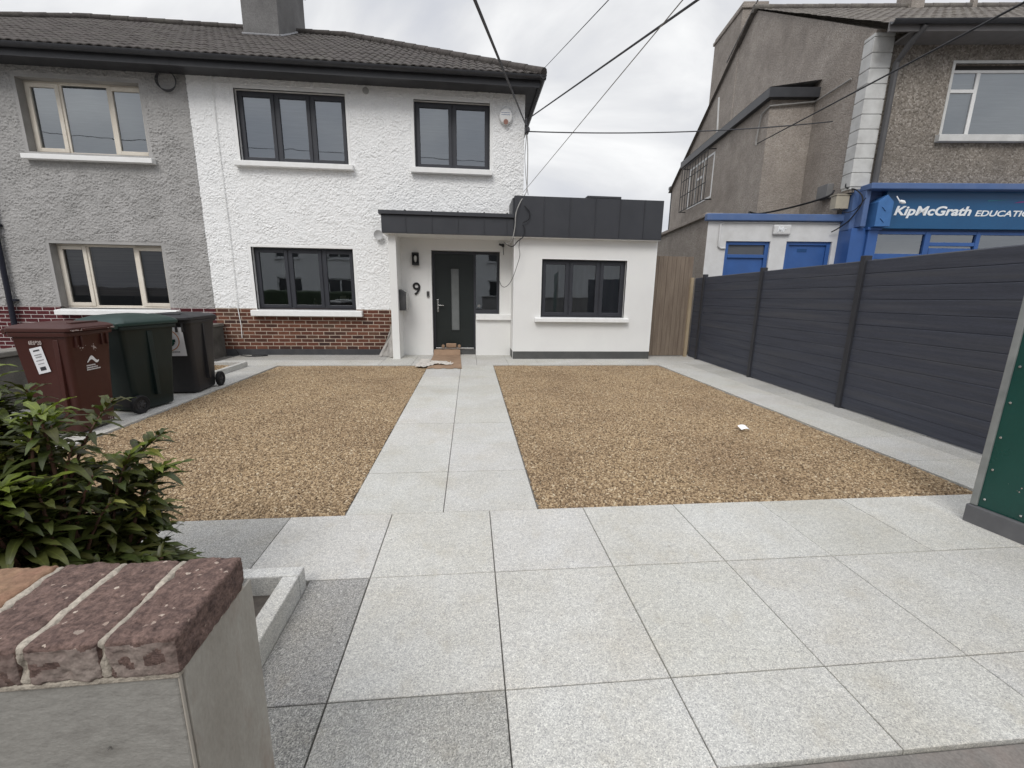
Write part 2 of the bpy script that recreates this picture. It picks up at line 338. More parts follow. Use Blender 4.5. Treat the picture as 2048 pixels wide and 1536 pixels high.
mt['hedge'] = surf('dark_hedge', (.06, .08, .045), (.03, .045, .025), scale=9, rough=.8)
mt['soil'] = surf('planter_soil', (.12, .105, .09), (.07, .06, .052), scale=20, rough=.95, bump=.6, bscale=60)
mt['leaf'] = leaf_mat('shrub_leaf')
mt['stem'] = surf('shrub_stem', (.13, .06, .04), (.08, .045, .03), scale=20, rough=.7)
mt['white_pvc'] = surf('white_pvc_frame', (.76, .76, .75), (.70, .70, .69), scale=6, rough=.45, spec=.4, stain=.2, stain_scale=4, stain_col=(.5, .49, .46))
mt['alarm_red'] = surf('alarm_lens', (.36, .20, .16), (.30, .16, .125), scale=10, rough=.3)

def dash_mat(name, cols, sc_=55, dirt=(.14, .125, .11)):
    """pebble-dashed wall: small stones of mixed tone in relief"""
    m, nt, b = new_mat(name)
    v = coords(nt)
    vo = nd(nt, 'ShaderNodeTexVoronoi'); vo.inputs['Scale'].default_value = sc_
    nt.links.new(v, vo.inputs['Vector'])
    sp = nd(nt, 'ShaderNodeSeparateColor'); nt.links.new(vo.outputs['Color'], sp.inputs[0])
    n = len(cols)
    col = ramp(nt, sp.outputs[0], [(i / (n - 1), c) for i, c in enumerate(cols)])
    st = ramp(nt, noise(nt, v, .55, 7, .68), [(.42, (0, 0, 0)), (.7, (.65,) * 3)])
    col = mixc(nt, col, dirt, st)
    w = ramp(nt, noise(nt, v, 2.8, 6, .6), [(.3, (.82, .81, .80)), (.7, (1.1, 1.09, 1.07))])
    col = mixc(nt, col, w, 1.0, 'MULTIPLY')
    nt.links.new(col, b.inputs['Base Color'])
    b.inputs['Roughness'].default_value = .9
    b.inputs['Specular IOR Level'].default_value = .2
    inv = nd(nt, 'ShaderNodeMath', operation='SUBTRACT'); inv.inputs[0].default_value = 1
    nt.links.new(vo.outputs['Distance'], inv.inputs[1])
    bp = nd(nt, 'ShaderNodeBump'); bp.inputs['Strength'].default_value = .8; bp.inputs['Distance'].default_value = .012
    nt.links.new(inv.outputs[0], bp.inputs['Height']); nt.links.new(bp.outputs['Normal'], b.inputs['Normal'])
    return m
mt['dash'] = dash_mat('brown_pebbledash', [(.13, .115, .098), (.21, .187, .16), (.245, .218, .188), (.29, .262, .232), (.40, .37, .335)], sc_=38)
mt['gable'] = dash_mat('dull_gable_render', [(.285, .252, .222), (.335, .30, .268), (.36, .325, .292), (.41, .375, .34)], sc_=42, dirt=(.235, .206, .182))

# ------------------------------------------------------------------ building helpers
class MB:
    def __init__(self):
        self.v = []; self.f = []; self.mi = []
    def add(self, vs, fs, mi=0):
        o = len(self.v)
        self.v += [tuple(p) for p in vs]
        self.f += [tuple(i + o for i in f) for f in fs]
        self.mi += [mi] * len(fs)
        return self
    def box(self, x0, x1, y0, y1, z0, z1, mi=0):
        vs = [(x, y, z) for z in (z0, z1) for y in (y0, y1) for x in (x0, x1)]
        fs = [(0, 2, 3, 1), (4, 5, 7, 6), (0, 1, 5, 4), (2, 6, 7, 3), (0, 4, 6, 2), (1, 3, 7, 5)]
        return self.add(vs, fs, mi)
    def quad(self, a, b, c, d, mi=0):
        return self.add([a, b, c, d], [(0, 1, 2, 3)], mi)
    def prism(self, poly, axis, a, b, mi=0):
        """extrude a 2D polygon along an axis: axis 'x' poly=(y,z); 'y' poly=(x,z); 'z' poly=(x,y)"""
        def P(p, t):
            return {'x': (t, p[0], p[1]), 'y': (p[0], t, p[1]), 'z': (p[0], p[1], t)}[axis]
        n = len(poly)
        vs = [P(p, a) for p in poly] + [P(p, b) for p in poly]
        fs = [tuple(range(n)), tuple(range(2 * n - 1, n - 1, -1))] + [(i, i + n, (i + 1) % n + n, (i + 1) % n) for i in range(n)]
        return self.add(vs, fs, mi)
    def tube(self, pts, r, n=7, mi=0):
        pts = [Vector(p) for p in pts]
        rings = []
        up = Vector((0.123, 0.35, 1)).normalized()
        for i, p in enumerate(pts):
            d = (pts[min(i + 1, len(pts) - 1)] - pts[max(i - 1, 0)])
            d = d.normalized() if d.length > 1e-9 else Vector((0, 0, 1))
            a = d.cross(up)
            a = a.normalized() if a.length > 1e-4 else Vector((1, 0, 0))
            b = d.cross(a).normalized()
            rr = r[i] if isinstance(r, (list, tuple)) else r
            rings.append([p + (a * math.cos(t) + b * math.sin(t)) * rr for t in (2 * math.pi * k / n for k in range(n))])
        vs = [q for ring in rings for q in ring]
        fs = [(i * n + k, i * n + (k + 1) % n, (i + 1) * n + (k + 1) % n, (i + 1) * n + k) for i in range(len(pts) - 1) for k in range(n)]
        fs += [tuple(range(n - 1, -1, -1)), tuple(range((len(pts) - 1) * n, len(pts) * n))]
        return self.add(vs, fs, mi)
    def loft(self, rings, mi=0, cap=True):
        n = len(rings[0])
        vs = [q for r in rings for q in r]
        fs = [(i * n + k, i * n + (k + 1) % n, (i + 1) * n + (k + 1) % n, (i + 1) * n + k) for i in range(len(rings) - 1) for k in range(n)]
        if cap:
            fs += [tuple(range(n - 1, -1, -1)), tuple(range((len(rings) - 1) * n, len(rings) * n))]
        return self.add(vs, fs, mi)
    def disc_cyl(self, c, axis, r, h, n=24, mi=0):
        c = Vector(c); ax = Vector(axis).normalized()
        return self.tube([c - ax * h / 2, c + ax * h / 2], r, n, mi)
    def build(self, name, mat, parent=None, smooth=False, bevel=0, label=None, segs=2, recalc=True):
        me = bpy.data.meshes.new(name)
        org = ORG.get(parent.name, (0, 0, 0)) if parent else (0, 0, 0)
        me.from_pydata([(p[0] - org[0], p[1] - org[1], p[2] - org[2]) for p in self.v], [], self.f)
        for m in (mat if isinstance(mat, (list, tuple)) else [mat]):
            me.materials.append(m)
        if any(self.mi):
            me.polygons.foreach_set('material_index', self.mi)
        if recalc:
            bm = bmesh.new(); bm.from_mesh(me)
            bmesh.ops.recalc_face_normals(bm, faces=bm.faces)
            bm.to_mesh(me); bm.free()
        if smooth:
            me.polygons.foreach_set('use_smooth', [True] * len(me.polygons))
        me.update()
        o = bpy.data.objects.new(name, me)
        COL.objects.link(o)
        if parent:
            o.parent = parent
            ORG[o.name] = org
        if bevel:
            b = o.modifiers.new('bevel', 'BEVEL'); b.width = bevel; b.segments = segs; b.limit_method = 'ANGLE'; b.angle_limit = R(40)
        if smooth:
            try:
                if 'brick' in name or 'mortar' in name: raise ValueError
                me.set_sharp_from_angle(angle=R(40))
            except Exception:
                pass
        if label:
            o['label'] = label
        return o

ORG = {}

def raw_obj(name, verts, faces, mat, parent=None, smooth=False):
    """numpy mesh -> object (quads)"""
    me = bpy.data.meshes.new(name)
    org = np.array(ORG.get(parent.name, (0, 0, 0)) if parent else (0, 0, 0))
    v = np.asarray(verts, dtype=np.float32) - org.astype(np.float32)
    f = np.asarray(faces, dtype=np.int32)
    me.vertices.add(len(v)); me.vertices.foreach_set('co', v.ravel())
    k = f.shape[1]
    me.loops.add(f.size); me.loops.foreach_set('vertex_index', f.ravel())
    me.polygons.add(len(f)); me.polygons.foreach_set('loop_start', np.arange(0, f.size, k, dtype=np.int32))
    me.update(calc_edges=True)
    me.materials.append(mat)
    me.polygons.foreach_set('use_smooth', [bool(smooth)] * len(me.polygons))
    o = bpy.data.objects.new(name, me); COL.objects.link(o)
    if parent:
        o.parent = parent; ORG[o.name] = tuple(org)
    return o

def thing(name, label, cat, loc=(0, 0, 0), rotz=0, group=None, org=None):
    o = bpy.data.objects.new(name, None); COL.objects.link(o)
    o.empty_display_size = .2
    o.location = loc; o.rotation_euler = (0, 0, rotz)
    ORG[o.name] = org if org is not None else loc
    o['label'] = label; o['category'] = cat
    if group:
        o['group'] = group
    return o

def tag(o, label, cat, group=None):
    o['label'] = label; o['category'] = cat
    if group:
        o['group'] = group
    return o

def struct(o):
    o['kind'] = 'structure'
    return o

def text_part(name, body, size, mat, parent, place, extrude=.004, shear=0.0, bold=0.0, align='LEFT', width=None, spacing=1.0):
    """flat lettering as real extruded geometry; place(x, y, z) maps text space to the parent's frame"""
    cu = bpy.data.curves.new(name, 'FONT')
    cu.body = body; cu.size = size; cu.extrude = extrude; cu.shear = shear; cu.offset = bold; cu.align_x = align
    cu.space_character = spacing; cu.resolution_u = 6
    ob = bpy.data.objects.new(name, cu); COL.objects.link(ob)
    bpy.context.view_layer.update()
    me = bpy.data.meshes.new_from_object(ob.evaluated_get(bpy.context.evaluated_depsgraph_get()))
    bpy.data.objects.remove(ob); bpy.data.curves.remove(cu)
    k = 1.0
    if width:
        xs = [v.co.x for v in me.vertices]; k = width / (max(xs) - min(xs))
    org = ORG.get(parent.name, (0, 0, 0)) if parent else (0, 0, 0)
    for v in me.vertices:
        p = place(v.co.x * k, v.co.y, v.co.z)
        v.co = (p[0] - org[0], p[1] - org[1], p[2] - org[2])
    me.materials.clear(); me.materials.append(mat)
    o = bpy.data.objects.new(name, me); COL.objects.link(o)
    if parent:
        o.parent = parent; ORG[o.name] = org
    return o

def vnoise(x, y, seed=0):
    """2D value noise, numpy"""
    xi = np.floor(x).astype(np.int64); yi = np.floor(y).astype(np.int64)
    xf = x - xi; yf = y - yi
    u = xf * xf * (3 - 2 * xf); w = yf * yf * (3 - 2 * yf)
    def h(a, b):
        n = (a * 374761393 + b * 668265263 + seed * 1442695041) & 0x7fffffff
        n = ((n ^ (n >> 13)) * 1274126177) & 0x7fffffff
        n = n ^ (n >> 16)
        return (n & 0xffff) / 65535.0
    return (h(xi, yi) * (1 - u) + h(xi + 1, yi) * u) * (1 - w) + (h(xi, yi + 1) * (1 - u) + h(xi + 1, yi + 1) * u) * w

def wall_cells(xa, xb, za, zb, holes):
    xs = sorted({xa, xb, *[h[0] for h in holes], *[h[1] for h in holes]})
    zs = sorted({za, zb, *[h[2] for h in holes], *[h[3] for h in holes]})
    xs = [x for x in xs if xa <= x <= xb]; zs = [z for z in zs if za <= z <= zb]
    out = []
    for i in range(len(xs) - 1):
        for j in range(len(zs) - 1):
            cx = (xs[i] + xs[i + 1]) / 2; cz = (zs[j] + zs[j + 1]) / 2
            if not any(h[0] < cx < h[1] and h[2] < cz < h[3] for h in holes):
                out.append((xs[i], xs[i + 1], zs[j], zs[j + 1]))
    return out

def roughcast_wall(name, xa, xb, za, zb, y, holes, mat, parent, amp=.018, step=.0095, fade=.05, seed=1):
    """front face of a rendered wall with real lumps of roughcast; smooth bands round the openings"""
    V = []; F = []; off = 0
    for (x0, x1, z0, z1) in wall_cells(xa, xb, za, zb, holes):
        nx = max(2, int(math.ceil((x1 - x0) / step)) + 1); nz = max(2, int(math.ceil((z1 - z0) / step)) + 1)
        X, Z = np.meshgrid(np.linspace(x0, x1, nx), np.linspace(z0, z1, nz))
        wx = X + .012 * (vnoise(X * 30, Z * 30, seed + 5) - .5); wz = Z + .012 * (vnoise(X * 18, Z * 18, seed + 6) - .5)
        h = .36 * vnoise(wx * 42, wz * 47, seed) + .34 * vnoise(wx * 78, wz * 84, seed + 1) + .14 * vnoise(wx * 16, wz * 16, seed + 2) + .16 * vnoise(wx * 130, wz * 130, seed + 3)
        h = np.clip((h - .34) / .32, 0, 1) * (.55 + .9 * vnoise(wx * 9, wz * 9, seed + 4))
        w = np.ones_like(h)
        for (a, b, c, d) in holes:
            dx = np.maximum(np.maximum(a - X, X - b), 0); dz = np.maximum(np.maximum(c - Z, Z - d), 0)
            w = np.minimum(w, np.clip((np.hypot(dx, dz) - fade) / .02, 0, 1))
        Y = y - amp * h * w
        V.append(np.stack([X.ravel(), Y.ravel(), Z.ravel()], 1))
        idx = np.arange(nx * nz).reshape(nz, nx) + off
        F.append(np.stack([idx[:-1, :-1].ravel(), idx[:-1, 1:].ravel(), idx[1:, 1:].ravel(), idx[1:, :-1].ravel()], 1))
        off += nx * nz
    return raw_obj(name, np.concatenate(V), np.concatenate(F), mat, parent, smooth=True)

def flat_wall(mb, xa, xb, za, zb, y, holes, depth=.12, mi=0):
    for (x0, x1, z0, z1) in wall_cells(xa, xb, za, zb, holes):
        mb.quad((x0, y, z0), (x1, y, z0), (x1, y, z1), (x0, y, z1), mi)
    return mb

def reveals(mb, holes, y, depth, mi=0, bottom=True):
    for (a, b, c, d) in holes:
        mb.quad((a, y, c), (a, y, d), (a, y + depth, d), (a, y + depth, c), mi)
        mb.quad((b, y, c), (b, y + depth, c), (b, y + depth, d), (b, y, d), mi)
        mb.quad((a, y, d), (b, y, d), (b, y + depth, d), (a, y + depth, d), mi)
        if bottom:
            mb.quad((a, y, c), (a, y + depth, c), (b, y + depth, c), (b, y, c), mi)
    return mb

def window(parent, x0, x1, z0, z1, yf, fmat, splits, sashes=None, sill=None, sill_mat=None, fr=.055, mull=.06, sash_w=.055,
           blind=None, room_depth=2.2, glass='glass', label=None, transom=None, slope=0.0):
    """outer frame mesh with sub-parts sash, pane, sill, interior (and blind)"""
    mb = MB(); d0, d1 = yf, yf + .07
    mb.box(x0, x0 + fr, d0, d1, z0, z1).box(x1 - fr, x1, d0, d1, z0, z1)
    mb.box(x0 + fr, x1 - fr, d0, d1, z0, z0 + fr).box(x0 + fr, x1 - fr, d0, d1, z1 - fr, z1)
    for s in splits:
        mb.box(s - mull / 2, s + mull / 2, d0 + .002, d1, z0 + fr, z1 - fr)
    w = mb.build('window', fmat, parent, bevel=.006, label=label)
    edges = [x0 + fr] + [t for s in splits for t in (s - mull / 2, s + mull / 2)] + [x1 - fr]
    bays = [(edges[i], edges[i + 1]) for i in range(0, len(edges), 2)]
    gm = MB()
    for k, (a, b) in enumerate(bays):
        za, zb = z0 + fr, z1 - fr
        hs = sashes is None or sashes[k]
        parts = [(za, zb)]
        if transom and k in transom:
            t = transom[k]
            MB().box(a, b, d0 - .004, d1, t - .03, t + .03).build('transom', fmat, w, bevel=.004)
            parts = [(za, t - .03), (t + .03, zb)]
        for (p, q) in parts:
            if hs:
                s = sash_w; e = .012
                sm = MB(); sm.box(a - e, a + s, d0 - .016, d0 + .05, p - e, q + e).box(b - s, b + e, d0 - .016, d0 + .05, p - e, q + e)
                sm.box(a + s, b - s, d0 - .016, d0 + .05, p - e, p + s).box(a + s, b - s, d0 - .016, d0 + .05, q - s, q + e)
                sm.build('sash', fmat, w, bevel=.005)
                gm.box(a + s - .005, b - s + .005, d0 + .012, d0 + .016, p + s - .005, q - s + .005)
            else:
                gm.box(a - .005, b + .005, d0 + .022, d0 + .026, p - .005, q + .005)
    # one sheet of glass per bay: keep only its front skin so light and reflections behave
    gm2 = MB()
    for i in range(0, len(gm.v), 8):
        xs = [p[0] for p in gm.v[i:i + 8]]; ys = [p[1] for p in gm.v[i:i + 8]]; zs = [p[2] for p in gm.v[i:i + 8]]
        gm2.quad((min(xs), min(ys), min(zs)), (max(xs), min(ys), min(zs)), (max(xs), min(ys), max(zs)), (min(xs), min(ys), max(zs)))
    gm2.build('pane', mt[glass], w, recalc=False)
    if sill:
        a, b, yo, yi, c, d = sill
        s = MB().prism([(yo, c), (yi, c), (yi, d + .012), (yo + .02, d - slope), (yo, d - slope - .006)], 'x', a, b)
        s.build('sill', sill_mat or mt['white_trim'], w, bevel=.006)
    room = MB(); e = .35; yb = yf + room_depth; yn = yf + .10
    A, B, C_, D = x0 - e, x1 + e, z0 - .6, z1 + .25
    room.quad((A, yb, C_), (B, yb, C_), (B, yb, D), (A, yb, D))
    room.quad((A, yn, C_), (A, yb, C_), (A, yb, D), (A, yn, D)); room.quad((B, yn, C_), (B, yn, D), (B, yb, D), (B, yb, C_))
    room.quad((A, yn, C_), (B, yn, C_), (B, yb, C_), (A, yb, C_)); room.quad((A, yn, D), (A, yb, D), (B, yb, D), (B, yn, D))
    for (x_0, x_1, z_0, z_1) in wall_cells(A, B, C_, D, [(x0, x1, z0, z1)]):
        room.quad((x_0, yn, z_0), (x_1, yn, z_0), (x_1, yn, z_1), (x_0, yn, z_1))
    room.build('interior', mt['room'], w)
    if blind:
        bm_, top, bot = blind
        MB().box(x0 + fr, x1 - fr, yf + .085, yf + .093, bot, top).build('blind', mt[bm_], w)
    return w

def tiled_slope(name, x0, x1, y0, z0, depth, pitch, mat, parent, hipR=None, hipL=None, wave=.15, course=.34, amp=.014, sub=5):
    """front roof slope: rolled tiles in stepped courses, clipped at the hips"""
    nr = max(2, int(depth / math.cos(math.atan(pitch)) / course))
    nx = int((x1 - x0) / wave * sub) + 1
    xs = np.linspace(x0, x1, nx)
    V = []; F = []; off = 0
    for r in range(nr):
        rows = []
        for e, t in enumerate((r / nr, (r + 1) / nr + .012)):
            d = depth * t
            lift = .012 if e == 0 else .0
            X = xs.copy()
            jit = (vnoise(xs / wave * 1.0, np.full_like(xs, r * 1.7), 3) - .5) * .014
            Z = z0 + d * pitch + lift + amp * (np.abs(np.sin(np.pi * xs / wave)) * 2 - 1) * (1.0) + jit
            if hipR is not None:
                X = np.minimum(X, hipR - d)
            if hipL is not None:
                X = np.maximum(X, hipL + d)
            rows.append(np.stack([X, np.full_like(xs, y0 + d), Z], 1))
        front = rows[0].copy(); front[:, 2] -= .016
        V += [front, rows[0], rows[1]]
        a = np.arange(nx) + off
        for q in (0, 1):
            s = a + q * nx
            F.append(np.stack([s[:-1], s[1:], s[1:] + nx, s[:-1] + nx], 1))
        off += 3 * nx
    return raw_obj(name, np.concatenate(V), np.concatenate(F), mat, parent)

# ------------------------------------------------------------------ camera
cam = bpy.data.cameras.new('Camera'); co = bpy.data.objects.new('Camera', cam); COL.objects.link(co)
yaw, pitch, roll, CH = .0982864, .2128356, -.0148681, 1.353
cy, sy, cp, sp_ = math.cos(yaw), math.sin(yaw), math.cos(pitch), math.sin(pitch)
fw = Vector((sy * cp, cy * cp, -sp_)); rt = Vector((cy, -sy, 0)); dn = fw.cross(rt)
r2 = rt * math.cos(roll) + dn * math.sin(roll); d2 = dn * math.cos(roll) - rt * math.sin(roll)
rm = Matrix((r2, -d2, -fw)).transposed()
co.matrix_world = Matrix.Translation((0, 0, CH)) @ rm.to_4x4()
cam.sensor_width = 36; cam.lens = 36 * 857.67 / 2048; cam.clip_end = 2000; cam.clip_start = .02
sc.camera = co

# ------------------------------------------------------------------ sky and light
SUN_EL, SUN_AZ = 46, 203          # high, from behind the camera and to the left, through cloud
w = bpy.data.worlds.new('World'); sc.world = w; w.use_nodes = True
nt = w.node_tree
bg = nt.nodes['Background']
sky = nd(nt, 'ShaderNodeTexSky', sky_type='NISHITA'); sky.sun_disc = False
sky.sun_elevation = R(SUN_EL); sky.sun_rotation = R(SUN_AZ); sky.air_density = 1.4; sky.dust_density = 3.0
hs = nd(nt, 'ShaderNodeHueSaturation'); hs.inputs['Saturation'].default_value = .30; hs.inputs['Value'].default_value = 1.0
nt.links.new(sky.outputs[0], hs.inputs['Color'])
tc = nd(nt, 'ShaderNodeTexCoord')
mp = nd(nt, 'ShaderNodeMapping'); mp.inputs['Scale'].default_value = (1, 1, 2.2); mp.inputs['Location'].default_value = (.35, 1.2, .4)
nt.links.new(tc.outputs['Generated'], mp.inputs['Vector'])
n1 = nd(nt, 'ShaderNodeTexNoise'); n1.inputs['Scale'].default_value = 2.1; n1.inputs['Detail'].default_value = 7; n1.inputs['Roughness'].default_value = .52
n1.inputs['Distortion'].default_value = .5
nt.links.new(mp.outputs[0], n1.inputs['Vector'])
cl = ramp(nt, n1.outputs['Fac'], [(.30, (5.6, 5.95, 6.7)), (.45, (6.9, 7.1, 7.65)), (.56, (8.3, 8.4, 8.65)), (.68, (10.4, 10.45, 10.5))])
mix = mixc(nt, hs.outputs[0], cl, .90)
# an overcast sky is brightest overhead
spx = nd(nt, 'ShaderNodeSeparateXYZ'); nt.links.new(tc.outputs['Generated'], spx.inputs[0])
mr = nd(nt, 'ShaderNodeMapRange'); mr.inputs['From Min'].default_value = .5; mr.inputs['From Max'].default_value = 1.0
mr.inputs['To Min'].default_value = 1.0; mr.inputs['To Max'].default_value = 2.3
nt.links.new(spx.outputs['Z'], mr.inputs['Value'])
vm = nd(nt, 'ShaderNodeVectorMath', operation='SCALE'); nt.links.new(mix, vm.inputs[0]); nt.links.new(mr.outputs[0], vm.inputs['Scale'])
nt.links.new(vm.outputs[0], bg.inputs['Color'])
bg.inputs['Strength'].default_value = .101
sun = bpy.data.lights.new('Sun', 'SUN'); so = bpy.data.objects.new('Sun', sun); COL.objects.link(so)
sun.energy = 1.5; sun.angle = R(25); sun.color = (1, .975, .94)
el, az = R(SUN_EL), R(SUN_AZ)
sd = Vector((math.sin(az) * math.cos(el), math.cos(az) * math.cos(el), math.sin(el)))   # towards the sun
so.rotation_euler = sd.to_track_quat('Z', 'Y').to_euler()
so.location = (0, 0, 30)
sc.view_settings.view_transform = 'Standard'; sc.view_settings.look = 'None'
sc.view_settings.exposure = 0; sc.view_settings.gamma = 1

# ------------------------------------------------------------------ ground
g = MB().quad((-400, -400, -.10), (400, -400, -.10), (400, 400, -.10), (-400, 400, -.10)).build('ground', mt['asphalt']); struct(g)
b_ = MB().box(-5.2, 5.4, .90, 30, -.098, -.022).build('sub_base', mt['joint']); struct(b_)
pv = MB().box(-40, 40, -2.4, .918, -.096, -.012).build('pavement', surf('old_pavement', (.24, .222, .202), (.155, .145, .134), scale=4.5, detail=8, rough=.92, fine=.25, fine_scale=110, stain=.5, stain_scale=2.2, stain_col=(.26, .19, .16), bump=.4, bscale=70, bdist=.004)); struct(pv)
sb = MB().box(-40, -5.2, .9, 9.2, -.094, -.02).build('neighbour_yard', mt['concrete']); struct(sb)
ln = MB().box(5.41, 60, .9, 40, -.094, -.02).build('shop_forecourt', mt['concrete']); struct(ln)

slabs = []       # x0,x1,y0,y1,tone
def slab(x0, x1, y0, y1, t=None):
    if x1 - x0 < .02 or y1 - y0 < .02:
        return
    t = (rnd.uniform(.935, 1.015) if t is None else t)
    slabs.append((x0, x1, y0, y1, (t * rnd.uniform(1.0, 1.01), t * .995, t * rnd.uniform(.962, .988))))
GX = [.114 + .6 * k for k in range(-9, 10)]
GX = [x for x in GX if -5.2 < x < 5.4]
rows_front = [(.925, 1.228), (1.228, 1.87), (1.87, 2.476)]
for (ya, yb) in rows_front:
    for xa, xb in zip(GX[:-1], GX[1:]):
        t = None
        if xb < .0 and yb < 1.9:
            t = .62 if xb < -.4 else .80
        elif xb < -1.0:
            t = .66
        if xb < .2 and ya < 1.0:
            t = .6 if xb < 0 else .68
        if yb < 1.9 and xa < -.80:
            continue
        slab(xa, xb, ya, yb, t)
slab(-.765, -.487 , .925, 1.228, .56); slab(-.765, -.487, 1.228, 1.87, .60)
slabs = [s for s in slabs if not (s[0] < -.9 and s[1] > -.8 and s[3] < 1.9)]
prow = [2.476 + .617 * k for k in range(9)] + [7.92]
prow = [p for p in prow if p < 7.8] + [7.92]
for ya, yb in zip(prow[:-1], prow[1:]):
    slab(-.77, -.175, ya, yb); slab(-.175, .42, ya, yb)
brow = [2.476 + .6 * k for k in range(10)]
brow = [p for p in brow if p < 7.8] + [7.92]
for ya, yb in zip(brow[:-1], brow[1:]):
    xr = 4.45 + (ya - 2.4) * .05
    slab(3.63, 4.23, ya, yb, rnd.uniform(.95, 1.0)); slab(4.23, xr + .04, ya, yb, rnd.uniform(.80, .86))
    slab(-3.98, -3.42, ya, yb, rnd.uniform(.84, .98)); slab(-4.95, -3.98, ya, yb, rnd.uniform(.74, .9))
for xa, xb in zip(GX[:-1], GX[1:]):
    if xb < 5.3:
        for ya, yb in ((7.92, 8.50), (8.50, 9.38)):
            slab(xa, min(xb, 4.86), ya, yb, rnd.uniform(.72, .80) if (yb > 9 and xb < -1.5) else None)
for xa in np.arange(3.8, 4.8, .6):
    slab(float(xa), float(min(xa + .6, 4.86)), 9.38, 10.6)
V = []; F = []; C = []
for (x0, x1, y0, y1, t) in slabs:
    g_ = .0022; gy = .0022 if y0 < 2.3 else .0034; e = .0025
    zt = rnd.uniform(-.0012, .0012)
    o = len(V)
    for (dx, z) in ((0, -.03), (0, zt - e), (e, zt)):
        V += [(x0 + g_ + dx, y0 + gy + dx, z), (x1 - g_ - dx, y0 + gy + dx, z), (x1 - g_ - dx, y1 - gy - dx, z), (x0 + g_ + dx, y1 - gy - dx, z)]
    for q in (0, 4):
        F += [(o + q + i, o + q + (i + 1) % 4, o + q + 4 + (i + 1) % 4, o + q + 4 + i) for i in range(4)]
    F.append((o + 8, o + 9, o + 10, o + 11)); C += [t] * 9
paving = raw_obj('paving', V, F, mt['granite'])
at = paving.data.attributes.new('tone', 'FLOAT_COLOR', 'FACE')
at.data.foreach_set('color', np.array([(c[0], c[1], c[2], 1) for c in C], dtype=np.float32).ravel())
struct(paving)

def tone_attr(o, c=(1, 1, 1)):
    a = o.data.attributes.new('tone', 'FLOAT_COLOR', 'FACE')
    a.data.foreach_set('color', np.tile(np.array([c[0], c[1], c[2], 1], dtype=np.float32), len(o.data.polygons)))
    return o

# gravel: beds of real stones (far too many to count: stuff)
def pebble_group(density, seed):
    ng = bpy.data.node_groups.new('gravel_stones', 'GeometryNodeTree')
    ng.interface.new_socket('Geometry', in_out='INPUT', socket_type='NodeSocketGeometry')
    ng.interface.new_socket('Geometry', in_out='OUTPUT', socket_type='NodeSocketGeometry')
    N = ng.nodes.new; L = ng.links.new
    gi = N('NodeGroupInput'); go = N('NodeGroupOutput')
    dp = N('GeometryNodeDistributePointsOnFaces'); dp.inputs['Density'].default_value = density; dp.inputs['Seed'].default_value = seed
    L(gi.outputs[0], dp.inputs['Mesh'])
    gto = N('GeometryNodeGeometryToInstance')
    for k, (r, s) in enumerate(((.0135, 23), (.012, 41), (.0145, 67), (.011, 90))):
        ico = N('GeometryNodeMeshIcoSphere'); ico.inputs['Radius'].default_value = r; ico.inputs['Subdivisions'].default_value = 2
        nz = N('ShaderNodeTexNoise'); nz.noise_dimensions = '4D'; nz.inputs['Scale'].default_value = 62; nz.inputs['Detail'].default_value = 1; nz.inputs['W'].default_value = s
        sb_ = N('ShaderNodeVectorMath'); sb_.operation = 'SUBTRACT'; sb_.inputs[1].default_value = (.5, .5, .5)
        ml = N('ShaderNodeVectorMath'); ml.operation = 'SCALE'; ml.inputs['Scale'].default_value = .024
        L(nz.outputs['Color'], sb_.inputs[0]); L(sb_.outputs[0], ml.inputs[0])
        sp = N('GeometryNodeSetPosition'); L(ico.outputs[0], sp.inputs['Geometry']); L(ml.outputs[0], sp.inputs['Offset'])
        sm_ = N('GeometryNodeSetMaterial'); sm_.inputs['Material'].default_value = mt['pebble']; L(sp.outputs[0], sm_.inputs['Geometry'])
        L(sm_.outputs[0], gto.inputs[0])
    ip = N('GeometryNodeInstanceOnPoints'); L(dp.outputs['Points'], ip.inputs['Points']); L(gto.outputs[0], ip.inputs['Instance'])
    ip.inputs['Pick Instance'].default_value = True
    rr = N('FunctionNodeRandomValue'); rr.data_type = 'FLOAT_VECTOR'; rr.inputs[0].default_value = (-.6, -.6, 0); rr.inputs[1].default_value = (.6, .6, 6.283); rr.inputs['Seed'].default_value = seed + 1
    rs = N('FunctionNodeRandomValue'); rs.data_type = 'FLOAT_VECTOR'; rs.inputs[0].default_value = (.43, .31, .24); rs.inputs[1].default_value = (.95, .62, .48); rs.inputs['Seed'].default_value = seed + 2
    L(rr.outputs[0], ip.inputs['Rotation']); L(rs.outputs[0], ip.inputs['Scale'])
    ro = N('FunctionNodeRandomValue'); ro.data_type = 'FLOAT'; ro.inputs['Seed'].default_value = seed + 3
    ro.inputs[2].default_value = 0; ro.inputs[3].default_value = 1
    st = N('GeometryNodeStoreNamedAttribute'); st.data_type = 'FLOAT'; st.domain = 'INSTANCE'; st.inputs['Name'].default_value = 'tone'
    L(ip.outputs[0], st.inputs['Geometry']); L(ro.outputs[1], st.inputs['Value'])
    # lift the stones by a random bit so the surface is loose
    rz = N('FunctionNodeRandomValue'); rz.data_type = 'FLOAT_VECTOR'; rz.inputs[0].default_value = (0, 0, -.002); rz.inputs[1].default_value = (0, 0, .008); rz.inputs['Seed'].default_value = seed + 4
    tr = N('GeometryNodeTranslateInstances'); L(st.outputs[0], tr.inputs['Instances']); L(rz.outputs[0], tr.inputs['Translation'])
    jn = N('GeometryNodeJoinGeometry'); L(gi.outputs[0], jn.inputs[0]); L(tr.outputs[0], jn.inputs[0])
    L(jn.outputs[0], go.inputs[0])
    return ng

